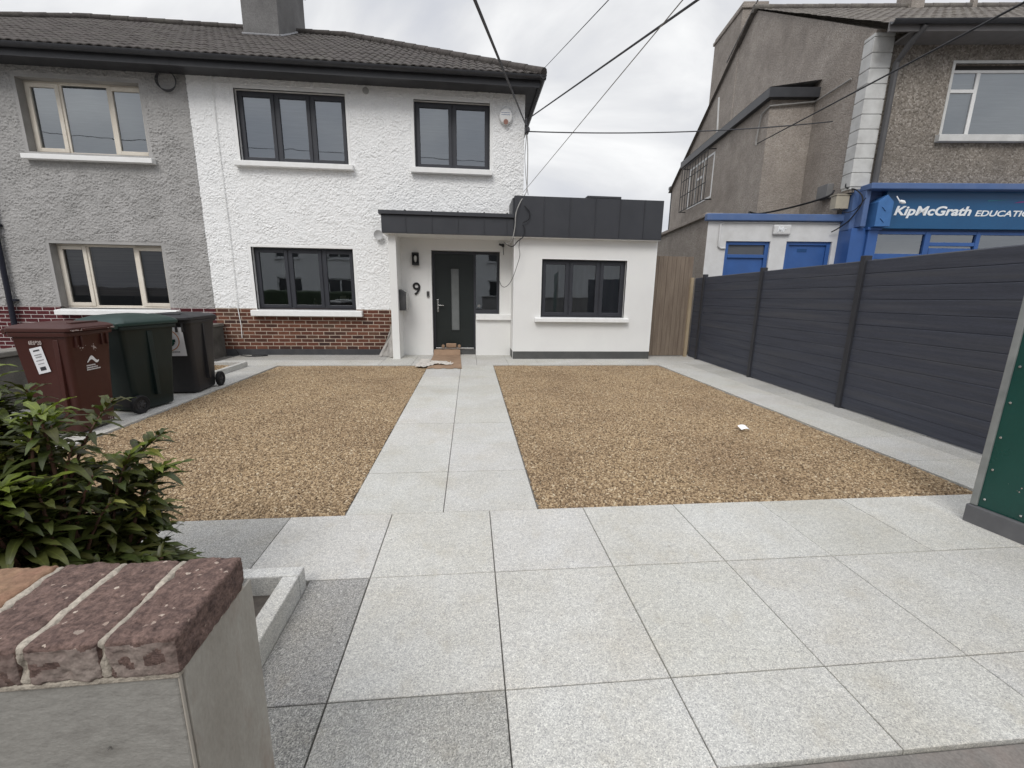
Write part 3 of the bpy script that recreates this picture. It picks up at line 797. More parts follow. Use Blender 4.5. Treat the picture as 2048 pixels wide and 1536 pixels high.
def gravel_bed(name, x0, x1, y0, y1, seed, dens=9000):
    nx, ny = int((x1 - x0) / .06), int((y1 - y0) / .06)
    X, Y = np.meshgrid(np.linspace(x0, x1, nx), np.linspace(y0, y1, ny))
    Z = -.014 + .012 * (vnoise(X * 2.2, Y * 2.2, seed) - .5) + .008 * (vnoise(X * 7, Y * 7, seed + 1) - .5)
    edge = np.minimum(np.minimum(X - x0, x1 - X), np.minimum(Y - y0, y1 - Y))
    Z -= np.clip(.05 - edge, 0, .05) * .12
    idx = np.arange(nx * ny).reshape(ny, nx)
    o = raw_obj(name, np.stack([X.ravel(), Y.ravel(), Z.ravel()], 1),
                np.stack([idx[:-1, :-1].ravel(), idx[:-1, 1:].ravel(), idx[1:, 1:].ravel(), idx[1:, :-1].ravel()], 1), mt['gravel_bed'])
    o['kind'] = 'stuff'
    md = o.modifiers.new('stones', 'NODES'); md.node_group = pebble_group(dens, seed)
    return o
tag(gravel_bed('gravel', -3.405, -.785, 2.49, 7.905, 11), 'golden gravel bed left of the granite path', 'gravel')
tag(gravel_bed('gravel', .435, 3.615, 2.49, 7.905, 37), 'golden gravel bed right of the granite path, with a scrap of paper on it', 'gravel')

# ------------------------------------------------------------------ the white house
FY = 9.22
house = thing('white_house', 'white two-storey semi-detached house with a flat-roofed porch and side extension and dark window frames', 'house', (-2, FY, 0))
XL, XR = -5.07, 1.082
wu1 = (-4.278, -2.31, 3.672, 4.903)
wu2 = (-1.050, .402, 3.682, 4.883)
wl = (-4.272, -2.335, .915, 2.132)
holes = [wu1, wu2, wl]
roughcast_wall('front_wall', XL, XR, .942, 5.09, FY, holes + [(-1.46, XR, .942, 2.45)], mt['white_rough'], house, seed=3, amp=.0115)
bd = MB()
# smooth plaster behind the roughcast skin and the side and rear walls
bd.box(XR - .3, XR - .001, FY + .002, 17.0, 0, 5.09)
bd.box(XL, XR - .3, 16.7, 17.0, 0, 5.09)
bd.build('side_wall', mt['white_smooth'], house)
for (a, b, c, d) in holes:
    t = .05; sb_ = MB()
    sb_.box(a - t, a, FY - .006, FY + .05, c, d + t).box(b, b + t, FY - .006, FY + .05, c, d + t).box(a, b, FY - .006, FY + .05, d, d + t)
    reveals(MB(), [(a, b, c, d)], FY, .13).build('reveal', mt['white_trim'], house)
    sb_.build('window_surround', mt['white_trim'], house, bevel=.004)
# brick plinth under the sill of the ground-floor window, dark skirting under it
bp_ = MB(); flat_wall(bp_, XL, -1.53, .12, .942, FY - .008, [(-4.285, -2.33, .80, 1.0)]); bp_.quad((XL, FY - .008, .942), (-1.53, FY - .008, .942), (-1.53, FY + .05, .942), (XL, FY + .05, .942))
bp_.build('brick_plinth', mt['brick'], house)
MB().box(XL + .12, -1.53, FY - .022, FY + .05, -.02, .12).build('skirting', mt['plinth'], house, bevel=.004)

FRM = dict(fmat=mt['anthracite'], fr=.05, mull=.055, sash_w=.052)
window(house, -4.283, -2.305, 3.675, 4.907, 9.325, splits=[-3.612, -2.972], sill=(-4.36, -2.21, 9.10, 9.36, 3.575, 3.668), blind=('curtain', 4.85, 3.72), **FRM)  # both upstairs blinds are added behind the glass to lighten the panes
window(house, -1.055, .407, 3.685, 4.888, 9.325, splits=[-.325], sill=(-1.13, .45, 9.10, 9.36, 3.58, 3.678), blind=('curtain', 4.85, 3.72), **FRM)
wlow = window(house, -4.277, -2.33, .918, 2.136, 9.325, splits=[-3.62, -2.965], sill=(-4.35, -2.20, 9.085, 9.36, .80, .913), **FRM)
# things seen standing on the inside window board
ob = MB().box(-2.72, -2.60, 9.47, 9.56, 1.10, 1.21).build('toy_box', mt['cream'], None, bevel=.01); tag(ob, 'small cream box on the window board inside the right ground-floor pane', 'ornament')
bt_ = MB().tube([(-3.24, 9.5, 1.0), (-3.24, 9.5, 1.075), (-3.24, 9.5, 1.085), (-3.24, 9.5, 1.15)], [.03, .03, .01, .008], 12).build('bottle', mt['paper'], None, smooth=True); tag(bt_, 'small white bottle on the window board inside the middle ground-floor pane', 'bottle')
MB().box(-4.2, -2.41, 9.42, 9.65, .95, .995).build('window_board', mt['white_trim'], wlow)

# roof of the white half, eaves gutter, fascia and soffit
PT = .57; EY, EZ = 8.72, 5.22
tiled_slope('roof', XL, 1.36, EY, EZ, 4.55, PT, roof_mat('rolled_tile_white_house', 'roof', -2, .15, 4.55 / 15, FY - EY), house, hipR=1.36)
MB().add([(1.36, EY, EZ - .01), (1.36, 18.0, EZ - .01), (1.36 - 4.55, EY + 4.55, EZ + 4.55 * PT - .01)], [(0, 1, 2)]).add(
    [(XL, EY + 4.55, EZ + 4.55 * PT - .01), (1.36 - 4.55, EY + 4.55, EZ + 4.55 * PT - .01), (1.36, 18.0, EZ - .01), (XL, 18.0, EZ - .01)], [(0, 1, 2, 3)]).build('rear_roof', mt['roof'], house)
rc = MB(); n_ = 16
for k in range(n_):
    t0, t1 = k / n_, (k + 1) / n_ + .01
    P0 = Vector((1.36, EY, EZ + .02)).lerp(Vector((1.36 - 4.55, EY + 4.55, EZ + 4.55 * PT + .03)), t0)
    P1 = Vector((1.36, EY, EZ + .02)).lerp(Vector((1.36 - 4.55, EY + 4.55, EZ + 4.55 * PT + .03)), t1)
    rc.tube([P0, P1], [.085, .075], 9)
rx = -3.19
while rx > XL:
    x2 = max(rx - .42, XL)
    rc.tube([(rx, EY + 4.55, EZ + 4.55 * PT + .03), (x2 - .01, EY + 4.55, EZ + 4.55 * PT + .03)], [.085, .075], 9); rx = x2
rc.build('ridge_tiles', mt['roof'], house, smooth=True)

def half_round(mb, x0, x1, y, z, r=.062, n=8, axis='x'):
    out = [(-r * math.cos(math.pi * k / n), -r * math.sin(math.pi * k / n)) for k in range(n + 1)]
    prof = [(a, b) for a, b in out] + [(a * .86, b * .86 + .004) for a, b in reversed(out)]
    if axis == 'x':
        mb.prism([(y + a, z + b) for a, b in prof], 'x', x0, x1)
    else:
        mb.prism([(y + a, z + b) for a, b in prof], 'y', x0, x1)
    return mb
gt = MB(); half_round(gt, XL, 1.40, 8.73, 5.19); half_round(gt, 8.67, 18, 1.345, 5.19, axis='y')
gt.build('gutter', mt['gutter'], house, smooth=True)
fs_ = MB(); fs_.box(XL, 1.30, 8.80, 8.825, 5.03, 5.235).box(1.275, 1.30, 8.825, 18, 5.03, 5.235)
fs_.box(XL, 1.275, 8.825, 9.6, 5.065, 5.085).box(XR - .02, 1.275, 9.6, 18, 5.065, 5.085)
fs_.build('fascia', mt['gutter'], house, bevel=.003)
MB().disc_cyl((-1.92, FY - .012, 4.975), (0, 1, 0), .058, .03, 20).build('air_vent', surf('vent_grey', (.42, .42, .41), rough=.6), house, bevel=.005)
# chimney standing on the party ridge
ch = MB().box(-5.225, -4.42, 12.05, 13.93, 6.2, 9.2); ch.box(-5.285, -4.36, 11.99, 13.99, 8.95, 9.08)
chm = ch.build('chimney', mt['chimney'], house, bevel=.012)
MB().tube([(-5.24, 12.03, 7.13), (-4.42, 12.03, 7.13)], .025, 6).tube([(-4.40, 12.03, 7.13), (-4.40, 12.7, 7.50), (-4.40, 13.3, 7.85)], .025, 6).build('flashing', mt['lead'], chm)
MB().tube([(-4.62, FY - .03, 5.06), (-4.63, FY - .03, 4.2), (-4.62, FY - .03, 2.5), (-4.63, FY - .03, .96), (-4.60, FY - .04, .60), (-4.61, FY - .04, .35)], .007, 6).build('cable_run', mt['white_trim'], house)

# ---- porch recess, door, canopy, side extension
px0, px1 = -1.40, .858
po = MB()
dh = (-.79, .62, -.02, 2.152)
flat_wall(po, px0 - .06, px1, -.02, 2.42, FY, [dh]); reveals(po, [dh], FY, .16, bottom=False)
po.box(-1.535, -1.397, 8.66, FY + .001, -.02, 2.372)                      # fin wall carrying the canopy
po.build('porch_wall', mt['white_smooth'], house)
lw = MB().box(.115, .857, 9.185, 9.40, -.02, .752); lw.build('low_wall', mt['white_smooth'], house, bevel=.005)
MB().box(.118, .858, 9.12, 9.40, .754, .872).build('porch_sill', mt['white_trim'], house, bevel=.008)
dy = 9.375
dr = MB().box(-.785, -.735, dy, dy + .07, .13, 2.148).box(-.735, .615, dy, dy + .07, 2.095, 2.148).box(.565, .615, dy, dy + .07, .875, 2.095).box(.075, .125, dy, dy + .07, .13, 2.095).box(.125, .565, dy, dy + .07, .875, .955)
door = MB().box(-.733, .073, dy + .012, dy + .058, .155, 2.093)
door = dr.build('door_frame', mt['anthracite'], house, bevel=.004)
leaf = MB()
for (x_0, x_1, z_0, z_1) in wall_cells(-.733, .073, .155, 2.093, [(-.40, -.235, .52, 1.80)]):
    leaf.box(x_0, x_1, dy + .014, dy + .058, z_0, z_1)
dmat = surf('dark_door_paint', (.0125, .017, .0165), (.0105, .0145, .014), scale=4, rough=.4, spec=.45)
dl = leaf.build('door', dmat, house, bevel=.0015)
MB().box(-.42, -.40, dy + .004, dy + .02, .50, 1.82).box(-.235, -.215, dy + .004, dy + .02, .50, 1.82).box(-.40, -.235, dy + .004, dy + .02, .50, .52).box(-.40, -.235, dy + .004, dy + .02, 1.80, 1.82).build('glazing_bead', dmat, dl, bevel=.003)
MB().box(-.40, -.235, dy + .03, dy + .04, .52, 1.80).build('frosted_glass', surf('frosted_glass_strip', (.17, .18, .18), (.13, .14, .14), scale=5, rough=.35, spec=.5), dl)
hd = MB().box(-.70, -.665, dy - .004, dy + .013, .90, 1.16).tube([(-.683, dy - .004, 1.045), (-.683, dy - .05, 1.045), (-.60, dy - .05, 1.04), (-.555, dy - .05, 1.038)], .011, 8).disc_cyl((-.683, dy - .008, .965), (0, 1, 0), .02, .02, 12)
hd.build('handle', mt['steel'], dl, bevel=.002)
MB().box(-.735, .075, 9.28, 9.42, .115, .150).build('threshold', mt['steel'], door, bevel=.003)
MB().box(-.79, .118, 9.30, 9.44, -.02, .114).build('step_riser', mt['plinth_grey'], house)
MB().quad((.125, dy + .03, .955), (.565, dy + .03, .955), (.565, dy + .03, 2.095), (.125, dy + .03, 2.095)).build('side_light', mt['glass'], door, recalc=False)
MB().disc_cyl((.185, dy + .02, 1.035), (0, 1, 0), .032, .012, 18).build('sticker', mt['steel'], door)
rm_ = MB()
rm_.box(-.8, .7, 10.9, 10.95, 0, 2.3).box(-.85, -.8, 9.46, 10.9, 0, 2.3).box(.7, .75, 9.46, 10.9, 0, 2.3).box(-.8, .7, 9.46, 10.9, 2.25, 2.3).box(-.8, .7, 9.46, 10.9, .1, .12)
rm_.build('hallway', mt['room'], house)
# extension walls
ex0, ex1, EYF = .858, 3.735, 8.66
ew = (1.412, 3.138, .842, 1.985)
em = MB(); flat_wall(em, ex0, ex1, .155, 2.40, EYF, [ew]); reveals(em, [ew], EYF, .10)
em.quad((ex0, EYF, -.02), (ex0, EYF, 2.4), (ex0, FY + .15, 2.4), (ex0, FY + .15, -.02))
em.quad((ex1, EYF, .155), (ex1, 14.5, .155), (ex1, 14.5, 2.4), (ex1, EYF, 2.4))
em.build('extension_wall', mt['white_smooth'], house)
MB().box(ex0 - .001, ex1 + .004, EYF - .006, 14.5, -.02, .155).build('extension_plinth', mt['plinth_grey'], house, bevel=.003)
ts = MB(); t = .016
ts.box(ew[0] - t, ew[0], EYF - .005, EYF + .05, ew[2], ew[3] + t).box(ew[1], ew[1] + t, EYF - .005, EYF + .05, ew[2], ew[3] + t).box(ew[0], ew[1], EYF - .005, EYF + .05, ew[3], ew[3] + t)
ts.box(ex1 - .014, ex1 + .004, EYF - .005, EYF + .02, .155, 2.38).box(ex0 - .004, ex0 + .014, EYF - .005, EYF + .02, .0, 2.38)
ts.box(-.806, -.79, FY - .004, FY + .03, .0, 2.152).box(-.806, .636, FY - .004, FY + .03, 2.152, 2.168).box(.62, .636, FY - .004, FY + .03, .872, 2.152)
ts.build('corner_bead', mt['white_trim'], house)
window(house, 1.408, 3.142, .845, 1.989, 8.745, splits=[1.985, 2.612], sill=(1.29, 3.225, 8.555, 8.79, .762, .84), glass='glass_dark', blind=('pane_fill', 1.93, .88), **FRM)  # no real blind: sheet added behind the glass to lighten the panes
# standing-seam cladding over porch and extension
cl_ = MB()
cl_.box(-1.62, .832, 8.52, FY + .0, 2.378, 2.70).box(-1.66, .832, 8.48, FY + .0, 2.702, 2.772)
cl_.box(.834, 3.735, 8.50, 9.0, 2.372, 3.10).box(3.3, 3.735, 9.0, 14.5, 2.372, 3.10)
cl_.box(.80, .833, 8.52, FY, 2.774, 3.06)
cl_.box(2.22, 2.88, 8.495, 8.9, 3.101, 3.142)
cl_.build('roof_cladding', mt['zinc'], house, bevel=.006)
for x in (-1.18, -.70, -.215, .27, .70):
    sm_ = MB(); sm_.box(x - .006, x + .006, 8.508, 8.521, 2.379, 2.775); sm_.box(x - .012, x + .012, 8.47, 8.6, 2.773, 2.786); sm_.build('seam', mt['zinc'], house, bevel=.002)
for x in (1.40, 1.90, 2.395, 2.88, 3.36):
    MB().box(x - .006, x + .006, 8.487, 8.501, 2.373, 3.098).build('seam', mt['zinc'], house, bevel=.002)
MB().box(-1.60, .83, 8.54, FY - .001, 2.373, 2.3775).build('porch_soffit', mt['white_smooth'], house)
MB().box(.90, 3.70, 8.9, 14.5, 2.60, 2.64).build('flat_roof', mt['plinth'], house)
MB().box(.834, 3.735, 8.515, 8.66, 2.366, 2.3715).build('drip_edge', mt['white_trim'], house)

# ---- things fixed to the porch and the front
lamp = thing('wall_lamp', 'black box lantern on the porch wall above the house number', 'lamp', (-1.098, FY, 1.96))
lb = MB().box(-1.165, -1.031, FY - .03, FY, 1.84, 2.09); lb.box(-1.165, -1.151, FY - .10, FY - .03, 1.84, 2.09).box(-1.045, -1.031, FY - .10, FY - .03, 1.84, 2.09)
lb.box(-1.151, -1.045, FY - .10, FY - .03, 1.84, 1.875).box(-1.151, -1.045, FY - .10, FY - .03, 2.055, 2.09); lb.build('lamp_body', mt['black_metal'], lamp, bevel=.003)
MB().tube([(-1.098, FY - .06, 1.90), (-1.098, FY - .06, 1.94), (-1.098, FY - .06, 2.0), (-1.098, FY - .06, 2.03)], [.012, .03, .034, .02], 12).build('bulb', mt['lampglass'], lamp, smooth=True)
num = text_part('house_number', '9', .355, mt['black_metal'], None, lambda x, y, z: (-1.185 + x, FY - .012 - z, 1.255 + y), extrude=.01, bold=.004, width=.155)
tag(num, 'black house number 9 on the white porch wall', 'house number')
bell = thing('doorbell', 'small grey video doorbell left of the dark front door', 'doorbell', (-.868, FY, 1.27))
MB().box(-.898, -.838, FY - .028, FY, 1.205, 1.335).build('bell_case', surf('grey_bell', (.25, .25, .25), rough=.4), bell, bevel=.012)
MB().box(-.885, -.851, FY - .033, FY - .0285, 1.235, 1.32).build('bell_face', mt['black_metal'], bell, bevel=.004)
mbx = thing('letterbox', 'dark grey metal letterbox on the inner side of the white porch fin wall', 'letterbox', (-1.395, 8.95, 1.1))
MB().prism([(-1.396, .95), (-1.27, .95), (-1.27, 1.28), (-1.396, 1.36)], 'y', 8.80, 9.13).build('box_body', mt['plinth'], mbx, bevel=.004)
MB().prism([(-1.268, .955), (-1.258, .955), (-1.258, 1.285), (-1.268, 1.288)], 'y', 8.805, 9.125).build('box_door', mt['steel'], mbx, bevel=.002)
al = thing('alarm_box', 'white oval alarm box with red lens beside the upper right window of the white house', 'alarm box', (.706, FY, 4.66))
rings = []
for dy_, k in ((0, 1), (-.045, 1), (-.07, .9), (-.08, .65)):
    rings.append([(.706 + .128 * k * math.cos(a) * (1 - .12 * math.sin(a)), FY - .012 + dy_, 4.66 + .148 * k * math.sin(a)) for a in (2 * math.pi * i / 32 for i in range(32))])
MB().loft(rings).build('alarm_case', mt['white_trim'], al, smooth=True)
MB().disc_cyl((.706, FY - .09, 4.548), (0, 1, .12), .045, .022, 20).build('alarm_lens', mt['alarm_red'], al)
for z_, w_ in ((4.70, .085), (4.665, .085)):
    atx = MB()
    for k in range(9):
        x_ = .706 - w_ + k * w_ * 2 / 9
        atx.box(x_, x_ + .013, FY - .0935, FY - .0915, z_, z_ + .012)
    atx.build('alarm_text', mt['blue_fade'], al)
for nm in ('sat',):
    cup = MB().loft([[(-1.80 + r_ * math.cos(a), 9.13 + d_, 2.405 + r_ * math.sin(a)) for a in (2 * math.pi * i / 20 for i in range(20))] for r_, d_ in ((.03, 0.02), (.085, .0), (.09, -.012), (.084, -.008), (.03, .012))]).build('wall_vent_cover', surf('pale_grey_plastic', (.5, .5, .5), rough=.5), None, smooth=True)
    tag(cup, 'round pale grey cover on the white wall under the left end of the porch canopy', 'vent cover')

# ------------------------------------------------------------------ grey neighbour
nb = thing('grey_house', 'grey roughcast neighbouring half with cream window frames and a maroon brick plinth', 'house', (-9, FY, 0))
NX0 = -13.7
h1 = (-7.885, -5.88, 3.69, 4.89); h2 = (-7.875, -5.905, .915, 2.115)
roughcast_wall('front_wall', NX0, XL - .001, .942, 5.09, FY, [h1, h2], mt['grey_rough'], nb, seed=21, amp=.016)
for h_ in (h1, h2):
    reveals(MB(), [h_], FY, .17).build('reveal', mt['grey_plain'], nb)
MB().box(NX0, NX0 + .3, FY, 17, 0, 5.09).build('side_wall', mt['grey_plain'], nb)
nb2 = MB(); flat_wall(nb2, NX0, XL - .001, -.05, .942, FY - .006, [(-7.89, -5.90, .78, 1.0)]); nb2.quad((NX0, FY - .006, .942), (XL, FY - .006, .942), (XL, FY + .05, .942), (NX0, FY + .05, .942))
nb2.build('brick_plinth', mt['brick_maroon'], nb)
CR = dict(fmat=mt['cream'], fr=.045, mull=.05, sash_w=.055)
window(nb, -7.89, -5.875, 3.695, 4.893, 9.375, splits=[-7.31, -6.515], sashes=[1, 0, 1], sill=(-7.935, -5.765, 9.09, 9.42, 3.545, 3.686), blind=('curtain', 4.85, 3.74), slope=.055, **CR)
window(nb, -7.88, -5.90, .918, 2.118, 9.375, splits=[-7.35, -6.50], sashes=[1, 0, 1], sill=(-7.90, -5.72, 9.07, 9.42, .79, .912), blind=('slat', 2.06, 1.15), glass='glass_dim', slope=.03, **CR)
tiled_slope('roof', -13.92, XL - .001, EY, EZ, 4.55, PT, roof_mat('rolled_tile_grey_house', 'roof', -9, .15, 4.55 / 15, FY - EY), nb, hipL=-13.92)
MB().add([(-13.92, 18, EZ - .01), (-13.92, EY, EZ - .01), (-13.92 + 4.55, EY + 4.55, EZ + 4.55 * PT - .01)], [(0, 1, 2)]).add(
    [(XL, EY + 4.55, EZ + 4.55 * PT - .012), (-9.37, EY + 4.55, EZ + 4.55 * PT - .012), (-13.92, 18, EZ - .012), (XL, 18, EZ - .012)], [(0, 1, 2, 3)]).build('rear_roof', mt['roof'], nb)
rc = MB(); rx = XL
while rx > -9.37:
    rc.tube([(rx, EY + 4.55, EZ + 4.55 * PT + .03), (rx - .43, EY + 4.55, EZ + 4.55 * PT + .03)], [.085, .075], 9); rx -= .42
for k in range(16):
    P0 = Vector((-13.92, EY, EZ + .02)).lerp(Vector((-9.37, EY + 4.55, EZ + 4.55 * PT + .03)), k / 16); P1 = Vector((-13.92, EY, EZ + .02)).lerp(Vector((-9.37, EY + 4.55, EZ + 4.55 * PT + .03)), (k + 1) / 16 + .01)
    rc.tube([P0, P1], [.075, .085], 9)
rc.build('ridge_tiles', mt['roof'], nb, smooth=True)
gt = MB(); half_round(gt, -13.95, XL - .001, 8.73, 5.19); gt.build('gutter', mt['gutter'], nb, smooth=True)
MB().box(-13.86, XL - .001, 8.80, 8.825, 5.03, 5.235).box(-13.86, XL - .001, 8.825, 9.6, 5.065, 5.085).build('fascia', mt['gutter'], nb, bevel=.003)
dp = MB().tube([(-8.60, 9.0, 5.12), (-8.60, 9.10, 4.95), (-8.60, 9.14, 4.8), (-8.70, 9.14, .35), (-8.70, 9.14, .20), (-8.66, 9.05, .10)], .042, 12)
for z in (4.2, 2.4, 1.05):
    dp.box(-8.73, -8.58, 9.135, 9.21, z - .02, z + .02)
dp.build('downpipe', surf('navy_black_pipe', (.014, .015, .026), (.011, .012, .02), scale=8, rough=.4), nb, smooth=True)
hose = MB()
for k in range(3):
    hose.tube([(-5.37 + (.15 + .012 * k) * math.cos(a), 9.17 - .012 * k, 4.93 + (.17 - .01 * k) * math.sin(a)) for a in (2 * math.pi * i / 28 for i in range(29))], .0075, 6)
tag(hose.build('cable_coil', mt['cable'], None, smooth=True), 'coil of grey cable hung under the grey eaves near the party line', 'cable coil')

# low wall between the two front gardens
gw = thing('garden_wall', 'low dirty concrete wall running between the two front gardens behind the bins', 'wall', (-5.05, 6, 0))
MB().box(-5.17, -4.95, 1.6, 9.19, -.09, .585).build('wall_body', mt['wall_concrete'], gw, bevel=.012)
MB().box(-5.20, -4.925, 1.58, 9.19, .587, .645).build('coping', surf('pale_coping', (.24, .225, .20), (.15, .14, .125), scale=6, rough=.9, fine=.2, stain=.4, stain_scale=3, bump=.3), gw, bevel=.012)

# ------------------------------------------------------------------ boundary: fence, gate, green hoarding
fa, fb = Vector((4.805, 9.02)), Vector((4.40, 1.45))
fd = (fb - fa); fl = fd.length; fang = math.atan2(fd.y, fd.x)
fence = thing('board_fence', 'charcoal composite board fence with slim posts along the right edge of the drive', 'fence', (fa.x, fa.y, 0), fang, org=(0, 0, 0))
posts = [.42, 2.35, 4.27, 6.20]
def ftop(s):
    return 1.685 + .10 * s / 5.6
for s in posts:
    MB().box(s - .035, s + .035, -.042, .042, -.05, ftop(s) + .055).build('post', mt['fence_post'], fence, bevel=.004)
spans = [(.02, posts[0] - .035)] + [(posts[i] + .035, posts[i + 1] - .035) for i in range(3)] + [(posts[3] + .035, fl)]
for (s0, s1) in spans:
    pn = MB(); nbrd = 12
    for k in range(nbrd):
        def zz(s, q):
            return .012 + (ftop(s) - .012) * q / nbrd
        gap = .011
        prof = []
        vs = []
        for s in (s0, s1):
            a, b = zz(s, k), zz(s, k + 1) - gap
            vs += [(s, -.013, a), (s, .013, a), (s, .013, b), (s, .006, b + gap), (s, -.006, b + gap), (s, -.013, b)]
        pn.add(vs, [(0, 1, 2, 3, 4, 5), (11, 10, 9, 8, 7, 6)] + [(i, i + 6, (i + 1) % 6 + 6, (i + 1) % 6) for i in range(6)])
    pn.build('board_panel', mt['fence'], fence, bevel=.0015)
gate = thing('timber_gate', 'weathered brown vertical-board timber gate between extension and fence', 'gate', (4.2, 9.0, 0))
gb = MB(); x = 3.755
k = 0
while x < 4.70:
    w_ = rnd.uniform(.092, .102)
    gb.box(x, min(x + w_ - .004, 4.71), 9.0 + (k % 2) * .003, 9.022, .02, 2.12 + rnd.uniform(-.004, .004)); x += w_; k += 1
gb.build('board_panel', mt['timber'], gate, bevel=.002)
for z_ in (.35, 1.65):
    MB().box(3.76, 4.70, 9.024, 9.07, z_, z_ + .1).build('rail', mt['timber'], gate)
MB().box(4.672, 4.738, 8.955, 9.02, -.02, 1.69).build('gate_post', mt['timber_new'], gate, bevel=.004)

hr = thing('green_hoarding', 'dark green painted panel with a grey edge trim and kick board at the right edge', 'hoarding', (3.07, 2.15, 0), R(-90) + R(8), org=(0, 0, 0))
MB().box(.028, 2.4, .004, .03, .115, 2.05).build('panel', mt['panel_green'], hr)
MB().box(-.004, .030, -.008, .040, .115, 2.06).build('edge_trim', mt['panel_trim'], hr, bevel=.004)
MB().box(-.012, 2.4, -.022, .05, -.005, .113).build('kick_board', mt['panel_base'], hr, bevel=.006)
for z in (.17, .36, .56, .77, .98, 1.19, 1.40):
    MB().disc_cyl((.055 + rnd.uniform(-.004, .004), .001, z), (0, 1, 0), .0065, .008, 10).build('screw', mt['steel'], hr, bevel=.001)
for s in (.22, .36, .5):
    MB().disc_cyl((s, .001, .15), (0, 1, 0), .0065, .008, 10).build('screw', mt['steel'], hr, bevel=.001)
r3 = random.Random(5)
for k in range(5):
    cx, cz = .17 + r3.uniform(-.04, .05), .24 + r3.uniform(-.05, .07); rr = r3.uniform(.001, .0045)
    pts = [(cx + rr * r3.uniform(.5, 1.2) * math.cos(a), .0025, cz + rr * r3.uniform(.6, 1.8) * math.sin(a)) for a in (2 * math.pi * i / 8 for i in range(8))]
    MB().add(pts, [tuple(range(8))]).build('paint_chip', mt['scuff'], hr)

# ------------------------------------------------------------------ shop (rotated plot)
SA = R(-7.6)
U_ = Vector((math.cos(SA), math.sin(SA))); V_ = Vector((-math.sin(SA), math.cos(SA)))
def S(u, v):
    p = U_ * u + V_ * v
    return (p.x, p.y, 0)
def shop_thing(name, label, cat, u, v, **kw):
    return thing(name, label, cat, S(u, v), SA, org=(u, v, 0), **kw)
shop = shop_thing('shop_building', 'brown pebbledashed two-storey corner shop with white quoins and a blue tutoring shopfront', 'shop', 8, 9.5)
GU, SV = 6.41, 9.5
RV, RZ, EVZ = 14.6, 9.40, 6.22
# gable wall (faces the white house) with a catslide rear slope
gp = [(SV + .27, 0), (SV + .27, 3.4), (SV, 3.4), (SV, 6.25), (RV, RZ - .03), (21.1, 6.0), (21.1, 0)]
MB().prism([(a, b) for a, b in gp], 'x', GU, GU + .3).build('gable_wall', mt['gable'], shop)
wf = (7.97, 10.95, 4.43, 5.68)
fm = MB(); flat_wall(fm, GU + .3, 22, 3.45, 6.2, SV, [wf]); reveals(fm, [wf], SV, .10)
fm.build('front_wall', mt['dash'], shop)
MB().box(wf[0] - .05, wf[0], SV - .008, SV + .03, wf[2], wf[3]).box(wf[0] - .05, wf[1] + .05, SV - .008, SV + .03, wf[3], wf[3] + .05).build('window_surround', mt['quoin'], shop, bevel=.004)
window(shop, 7.98, 10.94, 4.44, 5.60, SV + .07, mt['white_pvc'], [8.50, 10.1], sashes=[0, 0, 0], sill=(7.86, 11.0, SV - .10, SV + .1, 4.315, 4.44), sill_mat=mt['quoin'], fr=.05, mull=.07, transom={0: 5.24}, blind=('curtain', 5.58, 4.46))
q = MB()
z = 3.50
k = 0
while z < 6.15:
    h_ = .262
    q.box(GU - .035, GU + .34, SV - .035, SV + .24, z, min(z + h_ - .016, 6.18)); z += h_; k += 1
q.box(GU - .022, GU + .32, SV - .022, SV + .22, 3.45, 6.18)
q.build('quoin', mt['quoin'], shop, bevel=.008)
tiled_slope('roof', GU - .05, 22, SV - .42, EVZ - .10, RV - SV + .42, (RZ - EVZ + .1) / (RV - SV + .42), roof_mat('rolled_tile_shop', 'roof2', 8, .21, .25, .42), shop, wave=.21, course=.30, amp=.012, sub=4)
# put the slope in the shop's frame (tiled_slope already subtracted the origin)
MB().quad((GU - .12, RV, RZ), (22, RV, RZ), (22, 21.3, 5.85), (GU - .12, 21.3, 5.85)).build('rear_roof', mt['roof2'], shop)
rt_ = MB(); x = GU - .12
while x < 21:
    rt_.tube([(x, RV, RZ + .01), (x + .46, RV, RZ + .015)], [.10, .09], 9); x += .45
rt_.build('ridge_tiles', mt['roof2'], shop, smooth=True)
MB().box(GU - .1, 22, SV - .46, SV - .43, 5.98, 6.13).box(GU + .34, 22, SV - .43, SV - .001, 5.99, 6.02).build('fascia', surf('grey_brown_fascia', (.19, .182, .18), rough=.7), shop)
gt = MB(); half_round(gt, GU - .1, 22, SV - .52, 6.12, r=.06); gt.build('gutter', mt['gutter'], shop, smooth=True)
MB().tube([(GU + .5, SV - .5, 6.06), (GU + .42, SV - .3, 5.85), (GU + .40, SV - .09, 5.65), (GU + .40, SV - .09, 3.50)], .052, 12).build('downpipe', surf('grey_downpipe', (.10, .098, .10), rough=.5), shop, smooth=True)
st_ = MB().box(GU - .02, GU + .75, 15.55, 17.62, 6.5, 9.94).box(GU - .06, GU + .80, 15.5, 17.68, 9.94, 10.04).box(GU - .02, GU + .75, 15.55, 17.62, 10.04, 10.14)
stk = st_.build('chimney', mt['gable'], shop, bevel=.02)
for v_ in (16.15,):
    MB().tube([(GU + .30, v_, 10.13), (GU + .30, v_, 10.17), (GU + .30, v_, 10.36), (GU + .30, v_, 10.39)], [.13, .115, .105, .12], 14).build('chimney_pot', mt['terracotta'], stk, smooth=True)
MB().tube([(GU - .03, 14.55, 9.62), (GU - .03, 15.1, 9.4), (GU - .03, 15.9, 9.05), (GU - .03, 16.35, 8.85)], .022, 6).build('verge_strip', surf('grey_strip', (.33, .32, .31), rough=.7), shop)
MB().tube([(GU - .03, 16.68, 7.94), (GU - .03, 16.5, 6.7)], .035, 8).build('soil_pipe', mt['quoin'], shop, smooth=True)
